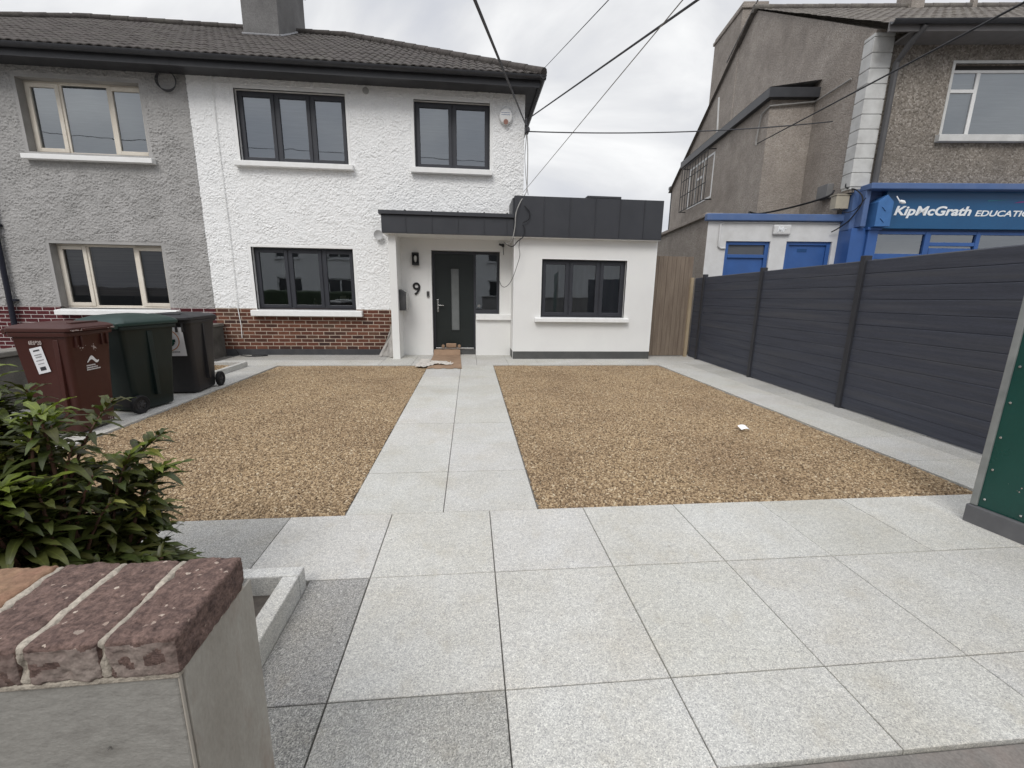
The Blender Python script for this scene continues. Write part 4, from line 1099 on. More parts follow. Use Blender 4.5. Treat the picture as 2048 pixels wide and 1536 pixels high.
MB().box(12.3, 12.42, 14.5, 14.62, 9.3, 12).box(10.55, 10.9, 14.4, 15.0, 9.2, 10.6).build('rear_stack', mt['gable'], shop)
MB().tube([(GU + .05, 21.25, 6.1), (GU + .05, 21.25, 3.0)], .05, 8).box(GU - .1, 12, 21.1, 21.35, 5.98, 6.1).build('rear_downpipe', mt['gutter'], shop)
# two-storey closet projecting from the gable
AU, AV = 5.42, 11.12
an = MB().box(AU, GU - .001, AV, 16.6, 2.8, 5.70); an.build('annex_wall', mt['gable'], shop)
MB().box(AU - .10, GU - .001, AV - .13, 16.75, 5.70, 5.735).box(AU - .12, GU - .001, AV - .15, AV - .12, 5.70, 5.90).box(AU - .12, AU - .09, AV - .12, 16.75, 5.70, 5.90).build('annex_eaves', mt['gutter'], shop, bevel=.004)
MB().quad((AU - .12, AV - .15, 5.905), (GU, AV - .15, 6.05), (GU, 16.75, 6.05), (AU - .12, 16.75, 5.905)).build('annex_roof', mt['lead'], shop)
# barred window in the side of the annex
aw = MB(); uo = AU - .012
aw.box(uo, uo + .03, 14.02, 14.08, 4.25, 5.45).box(uo, uo + .03, 15.95, 16.01, 4.25, 5.45).box(uo, uo + .03, 14.02, 16.01, 4.2, 4.26).box(uo, uo + .03, 14.02, 16.01, 5.42, 5.48).box(uo, uo + .03, 14.75, 14.83, 4.25, 5.45).box(uo, uo + .03, 15.3, 15.38, 4.25, 5.45).box(uo, uo + .03, 14.83, 15.3, 4.95, 5.02)
awo = aw.build('barred_window', mt['white_pvc'], shop, bevel=.004)
MB().quad((uo + .018, 14.05, 4.25), (uo + .018, 15.98, 4.25), (uo + .018, 15.98, 5.45), (uo + .018, 14.05, 5.45)).build('pane', surf('dull_pane', (.10, .105, .115), (.08, .085, .095), scale=2, rough=.15, spec=.5), awo)
gr_ = MB()
for v_ in np.arange(14.0, 16.2, .24):
    gr_.tube([(AU - .22, v_, 4.12), (AU - .22, v_, 5.55)], .011, 6)
for z_ in (4.14, 4.62, 5.1, 5.53):
    gr_.tube([(AU - .22, 13.97, z_), (AU - .22, 16.15, z_)], .014, 6)
for z_ in (4.14, 5.53):
    for v_ in (13.97, 16.15):
        gr_.tube([(AU - .22, v_, z_), (AU, v_, z_)], .014, 6)
gr_.build('grille', mt['black_metal'], awo)

# blue shopfront
sf_u0 = 6.56
fr_ = MB().box(6.60, 14, SV - .32, SV, 3.40, 3.51)
fr_.build('shop_cornice', mt['blue_fade'], shop, bevel=.012)
MB().box(6.60, 6.70, SV - .20, SV, 2.72, 3.398).build('cornice_return', mt['blue_fade'], shop, bevel=.01)
MB().box(7.05, 14, SV - .14, SV - .02, 2.70, 3.398).build('sign_board', mt['sign'], shop)
MB().box(6.50, 14, SV - .018, SV + .26, 2.665, 3.448).build('fascia_backing', mt['blue_fade'], shop)
TY = SV - .142
sgn = [o for o in shop.children if o.name.startswith('sign_board')][0]
text_part('sign_lettering', 'KipMcGrath', .235, mt['sign_white'], sgn, lambda x, y, z: (7.235 + x, TY - z, 2.955 + y), extrude=.004, shear=.22, bold=.007, width=1.485)
text_part('sign_lettering', 'EDUCATION', .15, mt['sign_white'], sgn, lambda x, y, z: (8.80 + x, TY - z, 2.945 + y), extrude=.004, shear=.22, bold=.003, width=1.23)
MB().prism([(9.0, 3.22), (9.35, 3.245), (9.35, 3.25), (9.0, 3.235)], 'y', TY - .003, TY + .001).build('sign_swoosh', surf('teal_stripe', (.03, .2, .26), rough=.5), sgn)
MB().prism([(9.50, 3.19), (10.3, 3.26), (10.3, 3.275), (9.6, 3.22)], 'y', TY - .003, TY + .001).build('sign_swoosh', surf('magenta_stripe', (.22, .045, .20), rough=.5), sgn)
pl = MB().box(6.50, 6.80, SV - .12, SV + .30, 0, 2.70); pl.box(6.80, 7.0, SV - .17, SV, 0, 2.66).box(6.76, 7.03, SV - .20, SV, 2.66, 2.71)
pl.build('pilaster', mt['blue'], shop, bevel=.008)
con = MB().prism([(6.80, 2.712), (7.09, 2.712), (7.09, 3.17), (6.955, 3.30), (6.80, 3.17)], 'y', SV - .30, SV - .02)
con.tube([(6.88, SV - .305, 3.08), (6.96, SV - .305, 3.00)], .012, 6).tube([(6.88, SV - .305, 2.87), (6.96, SV - .305, 2.79)], .012, 6)
con.build('console', surf('blue_console', (.06, .17, .40), rough=.5), shop, bevel=.01)
MB().tube([(7.12, SV - .30, 3.27), (7.16, SV - .34, 3.17)], [.01, .01], 6).tube([(7.15, SV - .36, 3.165), (7.19, SV - .40, 3.14), (7.215, SV - .42, 3.12)], [.03, .035, .01], 10).build('spot_lamp', mt['white_trim'], shop)
sw_ = MB()
fr2 = [(7.0, 7.07, 0, 2.66), (8.02, 8.13, 0, 2.66), (9.02, 9.10, 0, 2.66), (13.9, 14, 0, 2.66)]
for a, b, c, d in fr2:
    sw_.box(a, b, SV - .06, SV + .02, c, d)
for (a, b) in ((7.07, 8.02), (8.13, 9.02), (9.10, 13.9)):
    sw_.box(a, b, SV - .055, SV + .02, 2.60, 2.66).box(a, b, SV - .055, SV + .02, 0, .45)
sw_.box(7.07, 8.02, SV - .055, SV + .02, 2.11, 2.22).box(8.13, 9.02, SV - .055, SV + .02, 2.38, 2.45)
sfw = sw_.build('shop_window', mt['blue'], shop, bevel=.006)
gp_ = MB(); gp_.quad((7.07, SV - .02, .45), (14, SV - .02, .45), (14, SV - .02, 2.60), (7.07, SV - .02, 2.60)); gp_.build('pane', mt['glass'], sfw, recalc=False)
rm2 = MB().box(6.75, 14, 12.5, 12.55, 0, 3.2).box(6.72, 6.75, SV + .1, 12.5, 0, 3.2).box(6.75, 14, SV + .05, 12.5, 2.75, 2.8).box(6.75, 14, SV + .05, 12.5, 0, .03)
rm2.build('interior', mt['room'], shop)
MB().box(8.16, 8.99, SV - .03, SV - .022, 1.2, 2.34).build('shop_door', mt['blue'], shop)

# white single-storey block with the two blue doors
BU, BV = 3.775, 9.75
blk = shop_thing('white_outbuilding', 'white single-storey block with two blue doors and a blue roof edge beside the shop', 'outbuilding', 5, BV)
d1 = (4.19, 5.12, 0, 2.468); d2_ = (5.455, 6.40, 0, 2.475)
bm_ = MB(); flat_wall(bm_, BU, 6.56, 0, 2.87, BV, [d1, d2_]); reveals(bm_, [d1, d2_], BV, .11, bottom=False)
bm_.build('front_wall', mt['shop_white'], blk)
MB().box(BU + .002, BU + .25, BV + .004, 16.5, 0, 2.96).build('side_wall', mt['gable'], blk)
MB().box(BU - .06, BU + .3, BV + .03, 16.5, 2.962, 3.04).build('side_coping', mt['gable'], blk, bevel=.01)
MB().box(BU - .07, 6.60, BV - .09, BV + .05, 2.872, 3.01).build('roof_edge', mt['blue_fade'], blk, bevel=.015)
MB().box(BU + .25, GU, BV + .05, 14, 2.88, 2.92).build('flat_roof', mt['plinth'], blk)
for (a, b, c, d), tr_ in ((d1, True), (d2_, False)):
    f_ = MB().box(a, a + .08, BV + .04, BV + .11, 0, d).box(b - .08, b, BV + .04, BV + .11, 0, d).box(a + .08, b - .08, BV + .04, BV + .11, d - .07, d)
    if tr_:
        f_.box(a + .08, b - .08, BV + .035, BV + .11, 2.13, 2.20)
    fo = f_.build('door_frame', mt['blue'], blk, bevel=.005)
    top = 2.13 if tr_ else d - .07
    MB().box(a + .08, b - .08, BV + .075, BV + .10, 0, top).build('door', mt['blue'], fo, bevel=.003)
    if tr_:
        MB().box(a + .08, b - .08, BV + .08, BV + .09, 2.20, d - .07).build('pane', surf('dull_pane', (.1, .1, .11)), fo)
    else:
        MB().box(5.74, 5.94, BV + .070, BV + .074, 2.265, 2.335).build('name_plate', surf('dark_blue_plate', (.018, .07, .20), rough=.5), fo)
pq = shop_thing('wall_plaque', 'white moulded plaque above and between the two blue doors', 'plaque', 5.3, BV)
MB().box(5.12, 5.485, BV - .07, BV, 2.60, 2.80).build('plaque_body', mt['shop_white'], pq, bevel=.03, segs=4)
text_part('plaque_lettering', 'Mr', .15, mt['sign_white'], pq, lambda x, y, z: (5.18 + x, BV - .073 - z, 2.655 + y), extrude=.006, shear=.3, bold=.002)
cd = MB().tube([(4.03, BV - .02, 2.80), (4.03, BV - .02, 2.45), (4.035, BV - .02, 2.36), (4.08, BV - .02, 2.32), (4.18, BV - .02, 2.32)], .022, 8).tube([(4.03, BV - .02, 2.80), (4.10, BV - .02, 2.845), (6.45, BV - .02, 2.845)], .012, 6)
cd.build('conduit', mt['shop_white'], blk, smooth=True)
jb = shop_thing('junction_box', 'beige meter box under the foot of the white quoins', 'junction box', 6.3, 9.7)
MB().box(6.22, 6.48, 9.56, 9.74, 3.10, 3.36).build('box_body', surf('beige_box', (.42, .38, .30), (.34, .31, .25), rough=.6), jb, bevel=.008)
MB().box(6.205, 6.495, 9.545, 9.75, 3.36, 3.38).build('box_lid', surf('beige_box', (.42, .38, .30)), jb, bevel=.004)
jb2 = shop_thing('junction_box', 'grey cable box on the brown gable left of the beige meter box', 'junction box', 6.38, 10.2)
MB().box(6.28, 6.409, 10.0, 10.34, 3.40, 3.68).build('box_body', surf('grey_box', (.20, .20, .20), (.16, .16, .16), rough=.6), jb2, bevel=.008)

# ------------------------------------------------------------------ overhead lines and loose cables
def line(name, label, a, b, r, sag=.15, mat='cable', n=24, group=None):
    a, b = Vector(a), Vector(b)
    pts = [a.lerp(b, t) - Vector((0, 0, sag * 4 * t * (1 - t))) for t in (i / n for i in range(n + 1))]
    o = MB().tube(pts, r, 6).build(name, mt[mat], None, smooth=True)
    tag(o, label, 'cable', group)
    return o
def ext(a, b, k):
    a, b = Vector(a), Vector(b)
    return a + (b - a) * k
A1 = (1.10, 9.13, 4.50)
line('overhead_cable', 'thick cable dropping steeply from the top edge to the white house corner', A1, ext(A1, (-.16, 2.5, 3.162 + .0), 1.9), .014, .0)
line('overhead_cable', 'thin wire rising right from the tip of the white house eaves', (1.34, 8.74, 5.30), ext((1.34, 8.74, 5.30), (1.167, 2.5, 3.274), 1.5), .0045, .0)
line('overhead_cable', 'thick cable rising right from under the white house soffit corner', (1.16, 9.0, 4.60), ext((1.16, 9.0, 4.60), (1.896, 2.5, 3.335), 1.6), .0105, .0)
line('overhead_cable', 'thin pale wire rising from the top left corner of the dark extension cladding', (1.0, 8.6, 3.17), ext((1.0, 8.6, 3.17), (1.495, 2.5, 3.301), 1.4), .0045, .0, mat='cable_pale')
e5 = S(6.37, 10.32)
line('overhead_cable', 'level cable strung from the white house corner across to the brown gable', (1.16, 9.15, 4.405), (e5[0], e5[1], 4.975), .011, .10)
e6 = S(5.39, 11.45)
line('overhead_cable', 'dark cable sloping up right across the shop quoins from the annex wall', (e6[0], e6[1], 4.89), ext((e6[0], e6[1], 4.89), (4.924, 4.0, 3.933), 1.4), .011, .0, mat='cable_black')
sc1 = MB()
pts = [(1.10, 9.12, 4.50), (1.13, 9.05, 4.1), (1.13, 9.0, 3.6), (1.11, 8.9, 3.3), (1.04, 8.6, 3.14), (.94, 8.47, 2.98), (.86, 8.44, 2.78), (.845, 8.44, 2.55), (.80, 8.45, 2.32), (.72, 8.55, 2.23), (.66, 8.7, 2.28)]
def smooth_path(pts, n=6):
    P = [Vector(p) for p in pts]; out = []
    for i in range(len(P) - 1):
        p0, p1, p2, p3 = P[max(i - 1, 0)], P[i], P[i + 1], P[min(i + 2, len(P) - 1)]
        for k in range(n):
            t = k / n
            out.append(.5 * ((2 * p1) + (-p0 + p2) * t + (2 * p0 - 5 * p1 + 4 * p2 - p3) * t * t + (-p0 + 3 * p1 - 3 * p2 + p3) * t ** 3))
    return out + [P[-1]]
sc1.tube(smooth_path(pts), .010, 6)
sc1.tube(smooth_path([(1.12, 9.12, 4.48), (1.10, 9.10, 4.2), (1.085, 9.1, 3.9), (1.12, 9.05, 3.45), (1.14, 8.9, 3.2)]), .007, 6)
tag(sc1.build('loose_cable', mt['cable_pale'], None, smooth=True), 'pale bundle of cable hanging down the house corner over the end of the porch canopy', 'cable')
sc2 = MB()
sc2.tube(smooth_path([(.66, 8.7, 2.28), (.74, 8.5, 2.20), (.82, 8.44, 2.19), (.90, 8.44, 2.28), (1.0, 8.45, 2.36), (1.03, 8.45, 2.50), (.99, 8.46, 2.58)]), .009, 6)
sc2.tube(smooth_path([(1.0, 8.45, 2.62), (1.10, 8.46, 2.68), (1.12, 8.46, 2.80), (1.02, 8.46, 2.92)]), .009, 6)
tag(sc2.build('loose_cable', mt['cable_black'], None, smooth=True), 'short stiff black cable ends curling in front of the extension cladding', 'cable')
sc3 = MB().tube(smooth_path([(.95, 8.46, 2.34), (.93, 8.47, 2.18), (.95, 8.48, 2.03), (.91, 8.52, 1.86), (.85, 8.6, 1.66), (.78, 8.75, 1.50), (.70, 8.9, 1.435), (.64, 9.05, 1.47), (.60, 9.18, 1.58)]), .0055, 6)
tag(sc3.build('loose_cable', mt['cable'], None, smooth=True), 'thin grey cable looping from the cladding to the porch side window', 'cable')
# the bracket where the lines land, and a scrap of the porch junction
bk = MB().box(1.083, 1.15, 9.0, 9.2, 4.36, 4.44).tube([(1.10, 9.1, 4.36), (1.10, 9.1, 4.62)], .02, 8).disc_cyl((1.14, 9.1, 4.42), (1, 0, 0), .03, .06, 10)
tag(bk.build('cable_bracket', mt['cable'], None, bevel=.004), 'small bracket at the white house corner where the overhead cables meet', 'bracket')
jn_ = MB().box(.655, .70, 9.15, 9.215, 2.24, 2.30).tube([(.68, 9.18, 2.25), (.685, 9.15, 2.16), (.69, 9.16, 2.08)], .006, 5).tube([(.60, 9.18, 2.29), (.66, 9.15, 2.27)], .02, 6)
tag(jn_.build('cable_clip', mt['black_metal'], None), 'black clip with wire ends on the porch wall above the side window', 'cable clip')
gc = MB()
def SP(u, v, z):
    a = S(u, v); return (a[0], a[1], z)
gc.tube([SP(*p) for p in [(6.38, 9.95, 5.62), (6.38, 11.05, 5.64), (5.40, 11.08, 5.56), (5.38, 11.4, 5.5), (5.38, 11.5, 5.0), (5.38, 11.48, 4.86)]], .018, 6)
tag(gc.build('gable_cable', mt['cable_pale'], None, smooth=True), 'pale cable clipped along the top of the annex and down its corner', 'cable')
gc2 = MB().tube(smooth_path([SP(*p) for p in [(6.3, 9.8, 3.5), (6.2, 9.85, 3.38), (5.9, 10.5, 3.30), (5.4, 10.9, 3.22), (5.0, 10.6, 3.2), (4.85, 10.2, 3.05)]]), .02, 6)
gc2.tube(smooth_path([SP(*p) for p in [(6.40, 9.6, 3.62), (6.36, 9.55, 3.5), (6.5, 9.42, 3.42), (6.56, 9.3, 3.2), (6.5, 9.45, 2.9), (6.42, 9.62, 2.75), (6.3, 9.68, 2.66)]]), .012, 6)
gc2.tube(smooth_path([SP(*p) for p in [(6.30, 9.55, 3.1), (6.42, 9.52, 3.02), (6.52, 9.4, 3.06), (6.58, 9.25, 3.25)]]), .008, 5)
tag(gc2.build('tangled_cable', mt['cable_black'], None, smooth=True), 'tangle of dark cables at the corner of the blue shopfront and the white block', 'cable')

for k, (za, zb, y_) in enumerate(((7.4, 7.7, -6.0), (7.0, 7.2, -6.2), (6.6, 6.9, -6.1), (8.6, 8.0, -5.0))):
    line('street_wire', 'one of the wires strung along the street behind the camera, mirrored in the upstairs windows', (-30, y_, za), (26, y_, zb), .014, .5, mat='cable_black', group='wires along the street')

# ------------------------------------------------------------------ wheelie bins
def rrect(cx, cy, hx, hy, z, r=.05, n=5):
    pts = []
    for (sx, sy, a0) in ((1, 1, 0), (-1, 1, 90), (-1, -1, 180), (1, -1, 270)):
        for k in range(n):
            a = R(a0 + 90 * k / (n - 1))
            pts.append((cx + sx * (hx - r) + r * math.cos(a), cy + sy * (hy - r) + r * math.sin(a), z))
    return pts
BW = {}
def make_bin(label, loc, rotz, bmat, lmat, H=1.0, dome=.02, wx=1.0, wy=1.0, rib=0.0):
    """front towards local -Y, hinge, handle and wheels at +Y"""
    t = thing('wheelie_bin', label, 'wheelie bin', loc, rotz, group='wheelie bins against the garden wall', org=(0, 0, 0))
    BW[t.name] = (wx, wy)
    def fit(mb):
        mb.v = [(p[0] * wx, p[1] * wy, p[2]) for p in mb.v]
        return mb
    b = MB()
    b.loft([rrect(0, .0, .225, .235, .02, .04), rrect(0, .0, .235, .245, .04, .05), rrect(0, -.005, .255, .285, H * .55, .05), rrect(0, -.01, .275, .325, H * .90, .05), rrect(0, -.01, .277, .33, H * .905, .05)])
    b.loft([rrect(0, -.01, .295, .345, H * .905, .05), rrect(0, -.01, .298, .35, H * .925, .05), rrect(0, -.01, .298, .35, H * .945, .05)])
    # shallow recess ribs down the sides and the comb ribs under the rim
    for s in (-1, 1):
        b.prism([(rib - .02, .16), (rib + .02, .16), (rib * 1.25 + .03, H * .88), (rib * 1.25 - .03, H * .88)], 'x', s * .232, s * (.284 if rib == 0 else .280))
    for x in (-.20, -.13, .13, .20):
        b.box(x - .01, x + .01, -.352, -.30, H * .80, H * .904)
    fit(b).build('body', bmat, t, smooth=True, bevel=.004)
    l = MB()
    rings = []
    for (k, dz) in ((1.0, 0), (1.005, .018), (1.0, .034), (.90, .045 + dome * .4), (.62, .052 + dome), (.25, .055 + dome * 1.25)):
        rings.append(rrect(0, -.02, .305 * k, .372 * k, H * .948 + dz, .06 * k))
    l.loft(rings)
    l.box(-.15, .15, -.425, -.33, H * .948 + .004, H * .948 + .026)        # grip at the front
    l.box(-.17, .17, -.30, -.24, H * .948 + .05, H * .948 + .066 + dome * .6)
    fit(l).build('lid', lmat, t, smooth=True, bevel=.004)
    h = MB().tube([(-.24, .33, H * .935), (-.24, .41, H * .955), (.24, .41, H * .955), (.24, .33, H * .935)], .016, 8)
    for s in (-1, 1):
        h.tube([(s * .28, .36, H * .95), (s * .18, .36, H * .95)], .024, 10)
    fit(h).build('handle', lmat, t, smooth=True)
    fit(MB().tube([(-.30, .25, .10), (.30, .25, .10)], .012, 8).box(-.2, .2, .20, .27, .07, .15)).build('axle', mt['black_metal'], t)
    for s in (-1, 1):
        w_ = MB(); prof = [(.055, -.022), (.088, -.026), (.099, -.018), (.101, 0), (.099, .018), (.088, .026), (.055, .022)]
        n = 28
        rr = [[(s * .285 * wx + s * x_, .25 * wy + r_ * math.cos(a), .101 + r_ * math.sin(a)) for a in (2 * math.pi * i / n for i in range(n))] for r_, x_ in prof]
        w_.loft(rr, cap=False); wh = w_.build('wheel', mt['tyre'], t, smooth=True)
        hx = s * .285 * wx; hy = .25 * wy
        hb = MB().disc_cyl((hx, hy, .101), (1, 0, 0), .058, .030, 24).disc_cyl((hx + s * .017, hy, .101), (1, 0, 0), .02, .012, 14)
        for i in range(6):
            a = i * math.pi / 3
            hb.tube([(hx + s * .017, hy + .02 * math.cos(a), .101 + .02 * math.sin(a)), (hx + s * .017, hy + .052 * math.cos(a), .101 + .052 * math.sin(a))], .006, 5)
        hb.build('hub', mt['hub'], wh)
    return t
def decal(mb_list, t):
    pass
def on_side(x_at, s=1):
    """point on the +X (s=1) side panel of a bin: (y along, z up) -> 3D just proud of the plastic"""
    return lambda y, z, e=.004: (s * (.235 + (z - .04) * .045 + e + .002), y, z)
def on_front(H):
    return lambda x, z, e=.003: (x, -(.245 + (z - .04) * .092 + e + .004), z)
def patch(name, mat, t, fn, poly, e):
    vs = [fn(a, b, e) for a, b in poly]
    wx, wy = BW[t.name if t.name in BW else t.parent.name]
    vs = [(p[0] * wx, p[1] * wy, p[2]) for p in vs]
    return MB().add(vs, [tuple(range(len(poly)))]).build(name, mat, t)

brown = make_bin('maroon brown wheelie bin nearest the camera with a white sticker and scuffed lid', (-3.745, 4.335, 0), R(91), mt['bin_brown'], mt['bin_brown'], H=1.0, wx=.86, wy=.70, rib=-.15)
brw = lambda p: (p[0] * .86, p[1] * .70, p[2])
frt = on_front(.985); ftb = lambda x, z, e=.003: brw(frt(x, z, e))
def side_f(y, z, e):
    return (-(.235 + (z - .04) * .0435 + e + .053), y, z)
def on_left(y, z, e=.004):
    # panel between the ribs on the -X side
    k = (z - .04) / .85
    return (-(.236 + .042 * k + e), y, z)
def rot_rect(cy, cz, w_, h_, a):
    return [(cy + x * math.cos(a) - y * math.sin(a), cz + x * math.sin(a) + y * math.cos(a)) for x, y in ((-w_, -h_), (w_, -h_), (w_, h_), (-w_, h_))]
stk_p = rot_rect(.03, .70, .072, .115, R(-10))
st1 = patch('sticker', mt['sticker'], brown, on_left, stk_p, .004)
for (dz, w_, h_, dx) in ((.088, .03, .006, 0), (.05, .035, .005, .01), (.03, .03, .005, .0), (.0, .038, .004, 0), (-.03, .03, .003, 0), (-.075, .028, .016, 0)):
    cy_, cz_ = .03 - dz * math.sin(R(-10)), .70 + dz * math.cos(R(-10))
    patch('sticker_print', mt['ink'] if abs(dz) > .07 else mt['lead'], st1, on_left, rot_rect(cy_, cz_, w_ * 1.2, h_, R(-10)), .006)
text_part('painted_number', '6E6*20', .062, mt['scuff'], brown, lambda x, y, z: brw(on_left(.11 - x * .8, .838 + y * .8, .005 + z)), extrude=.001, bold=.001)
# white wave mark and lines of small print on the front
wv_ = MB()
for k in range(14):
    t0, t1 = k / 14, (k + 1) / 14
    def wp(t):
        return -.075 + .15 * t, .665 + .022 * math.sin(t * 6.6 - .9) + .006
    (xa, za), (xb, zb) = wp(t0), wp(t1)
    ta, tb = .005 + .014 * math.sin(math.pi * t0), .005 + .014 * math.sin(math.pi * t1)
    wv_.add([ftb(xa, za - ta, .004), ftb(xb, zb - tb, .004), ftb(xb, zb + tb, .004), ftb(xa, za + ta, .004)], [(0, 1, 2, 3)])
wv_.build('wave_mark', mt['sign_white'], brown)
pr = MB()
for z_, n_c in ((.618, 9), (.597, 11), (.578, 13)):
    x_ = -.09
    for k in range(n_c):
        w_ = r3.uniform(.006, .012); pr.add([ftb(x_, z_, .004), ftb(x_ + w_, z_, .004), ftb(x_ + w_, z_ + .011, .004), ftb(x_, z_ + .011, .004)], [(0, 1, 2, 3)]); x_ += w_ + .004
pr.build('small_print', mt['sign_white'], brown)
sc_ = MB()
for (cx, cz, n_c, sp, col_) in ((-.14, .84, 22, .045, 0), (-.12, .80, 10, .03, 0), (.03, .81, 7, .03, 0), (.05, .77, 4, .02, 0), (.17, .07, 8, .03, 0)):
    for k in range(n_c):
        a, b = cx + r3.gauss(0, sp * .6), cz + r3.gauss(0, sp * .6); q_ = r3.uniform(.003, .012)
        sc_.add([ftb(a + q_ * r3.uniform(.4, 1.3) * math.cos(i * 1.05), b + q_ * r3.uniform(.4, 1.3) * math.sin(i * 1.05), .004) for i in range(6)], [tuple(range(6))])
sc_.build('scuffs', mt['scuff'], brown)
lsc = MB()
for k in range(26):
    x_ = r3.uniform(-.24, .24); z_ = 1.0 * .948 + r3.uniform(.002, .016); q_ = r3.uniform(.006, .02)
    yl = -.3945 * .70
    lsc.add([(x_ - q_, yl, z_), (x_ + q_, yl, z_ + r3.uniform(-.002, .002)), (x_ + q_ * .6, yl, z_ + r3.uniform(.004, .010)), (x_ - q_ * .8, yl, z_ + r3.uniform(.003, .009))], [(0, 1, 2, 3)])
lsc.build('lid_scuffs', mt['scuff'], brown)

green = make_bin('dark green wheelie bin with a domed green lid, between the brown and charcoal bins', (-3.77, 5.13, 0), R(168), mt['bin_green'], mt['bin_greenlid'], H=.99, dome=.05, wx=.97, wy=.97)
def back(x, z, e=.004):
    k = (z - .04) / .85
    return (x, .245 + .075 * k + e, z)
sg = patch('sticker', mt['sticker'], green, back, [(-.02, .60), (.10, .60), (.10, .82), (.02, .82), (-.02, .79)], .006)
for z_ in (.77, .74, .71):
    patch('sticker_print', mt['lead'], sg, back, [(.01, z_), (.08, z_), (.08, z_ + .008), (.01, z_ + .008)], .008)
patch('sticker_print', mt['ink'], sg, back, [(.0, .615), (.075, .615), (.075, .645), (.0, .645)], .008)

black = make_bin('charcoal wheelie bin with a white logo board, farthest from the camera', (-3.76, 5.99, 0), R(5), mt['bin_black'], mt['bin_black'], H=1.0)
lg = patch('logo_board', mt['sticker'], black, frt, [(-.20, .50), (.19, .50), (.19, .86), (-.20, .86)], .008)
rgn = MB(); n = 36
for k in range(n):
    a0, a1 = 2 * math.pi * k / n, 2 * math.pi * (k + 1) / n
    rgn.add([frt(.0 + r_ * math.cos(a), .70 + r_ * math.sin(a), .011) for r_, a in ((.128, a0), (.138, a0), (.138, a1), (.128, a1))], [(0, 1, 2, 3)])
rgn.build('logo_ring', mt['ink_orange'], lg)
gm_ = MB()
for k in range(24):
    a0, a1 = R(50 + 290 * k / 24), R(50 + 290 * (k + 1) / 24)
    gm_.add([frt(r_ * math.cos(a), .70 + r_ * math.sin(a), .012) for r_, a in ((.05, a0), (.09, a0), (.09, a1), (.05, a1))], [(0, 1, 2, 3)])
gm_.add([frt(a, b, .012) for a, b in ((.0, .675), (.092, .675), (.092, .71), (.0, .71))], [(0, 1, 2, 3)])
gm_.build('logo_letter', mt['ink_green'], lg)
tx = MB()
for z_, n_c in ((.545, 17), (.515, 10)):
    x_ = -.15
    for k in range(n_c):
        w_ = r3.uniform(.008, .014); tx.add([frt(x_, z_, .011), frt(x_ + w_, z_, .011), frt(x_ + w_, z_ + .013, .011), frt(x_, z_ + .013, .011)], [(0, 1, 2, 3)]); x_ += w_ + .005
tx.build('logo_print', mt['ink'], lg)

# ------------------------------------------------------------------ granite kerb planters
def kerb(name, label, boxes):
    t = thing(name, label, 'planter', (sum(b[0] + b[1] for b in boxes) / 2 / len(boxes), sum(b[2] + b[3] for b in boxes) / 2 / len(boxes), 0))
    for b in boxes:
        tone_attr(MB().box(*b).build('kerb_stone', mt['granite'], t, bevel=.006), (.98, .98, .98))
    return t
kf = kerb('kerb_planter', 'low granite kerb forming a planting bed behind the brick-capped pier', [(-.835, -.765, .95, 1.762, -.03, .105), (-3.2, -.765, 1.765, 1.832, -.03, .105), (-.7655, -.7650, 1.763, 1.764, 0, .01)][:2])
so_ = MB().box(-4.9, -.84, .90, 1.764, -.06, .012).build('soil', mt['soil'], None); struct(so_)
kb = kerb('kerb_planter', 'low granite kerb box full of gravel against the garden wall beside the brick plinth', [(-3.955, -3.89, 6.42, 7.765, -.03, .085), (-4.93, -3.89, 7.768, 7.83, -.03, .085), (-4.93, -3.89, 6.35, 6.417, -.03, .085)])
hp = []
X, Y = np.meshgrid(np.linspace(-4.9, -3.96, 40), np.linspace(6.42, 7.76, 50))
Z = .0 + .30 * np.exp(-(((X + 4.48) / .36) ** 2 + ((Y - 7.05) / .42) ** 2)) + .02 * vnoise(X * 9, Y * 9, 4)
idx = np.arange(2000).reshape(50, 40)
heap = raw_obj('gravel_heap', np.stack([X.ravel(), Y.ravel(), Z.ravel()], 1), np.stack([idx[:-1, :-1].ravel(), idx[:-1, 1:].ravel(), idx[1:, 1:].ravel(), idx[1:, :-1].ravel()], 1), mt['gravel_bed'])
heap['kind'] = 'stuff'; tag(heap, 'small heap of spare gravel inside the far kerb box behind the charcoal bin', 'gravel')
heap.modifiers.new('stones', 'NODES').node_group = pebble_group(4500, 71)
rb = MB().box(-1.02, -.93, 1.42, 1.47, .012, .05).box(-.90, -.86, 1.50, 1.56, .012, .04).build('rubble', mt['lead'], None, bevel=.01); tag(rb, 'bits of grey rubble lying in the kerb bed behind the pier', 'rubble')

# ------------------------------------------------------------------ brick-capped boundary pier and wall, close to the camera
PA = R(1.0)
pier = thing('boundary_wall', 'rendered boundary wall end with a rough purple and buff brick-on-flat coping', 'wall', (-.443, .578, 0), PA, org=(0, 0, 0))
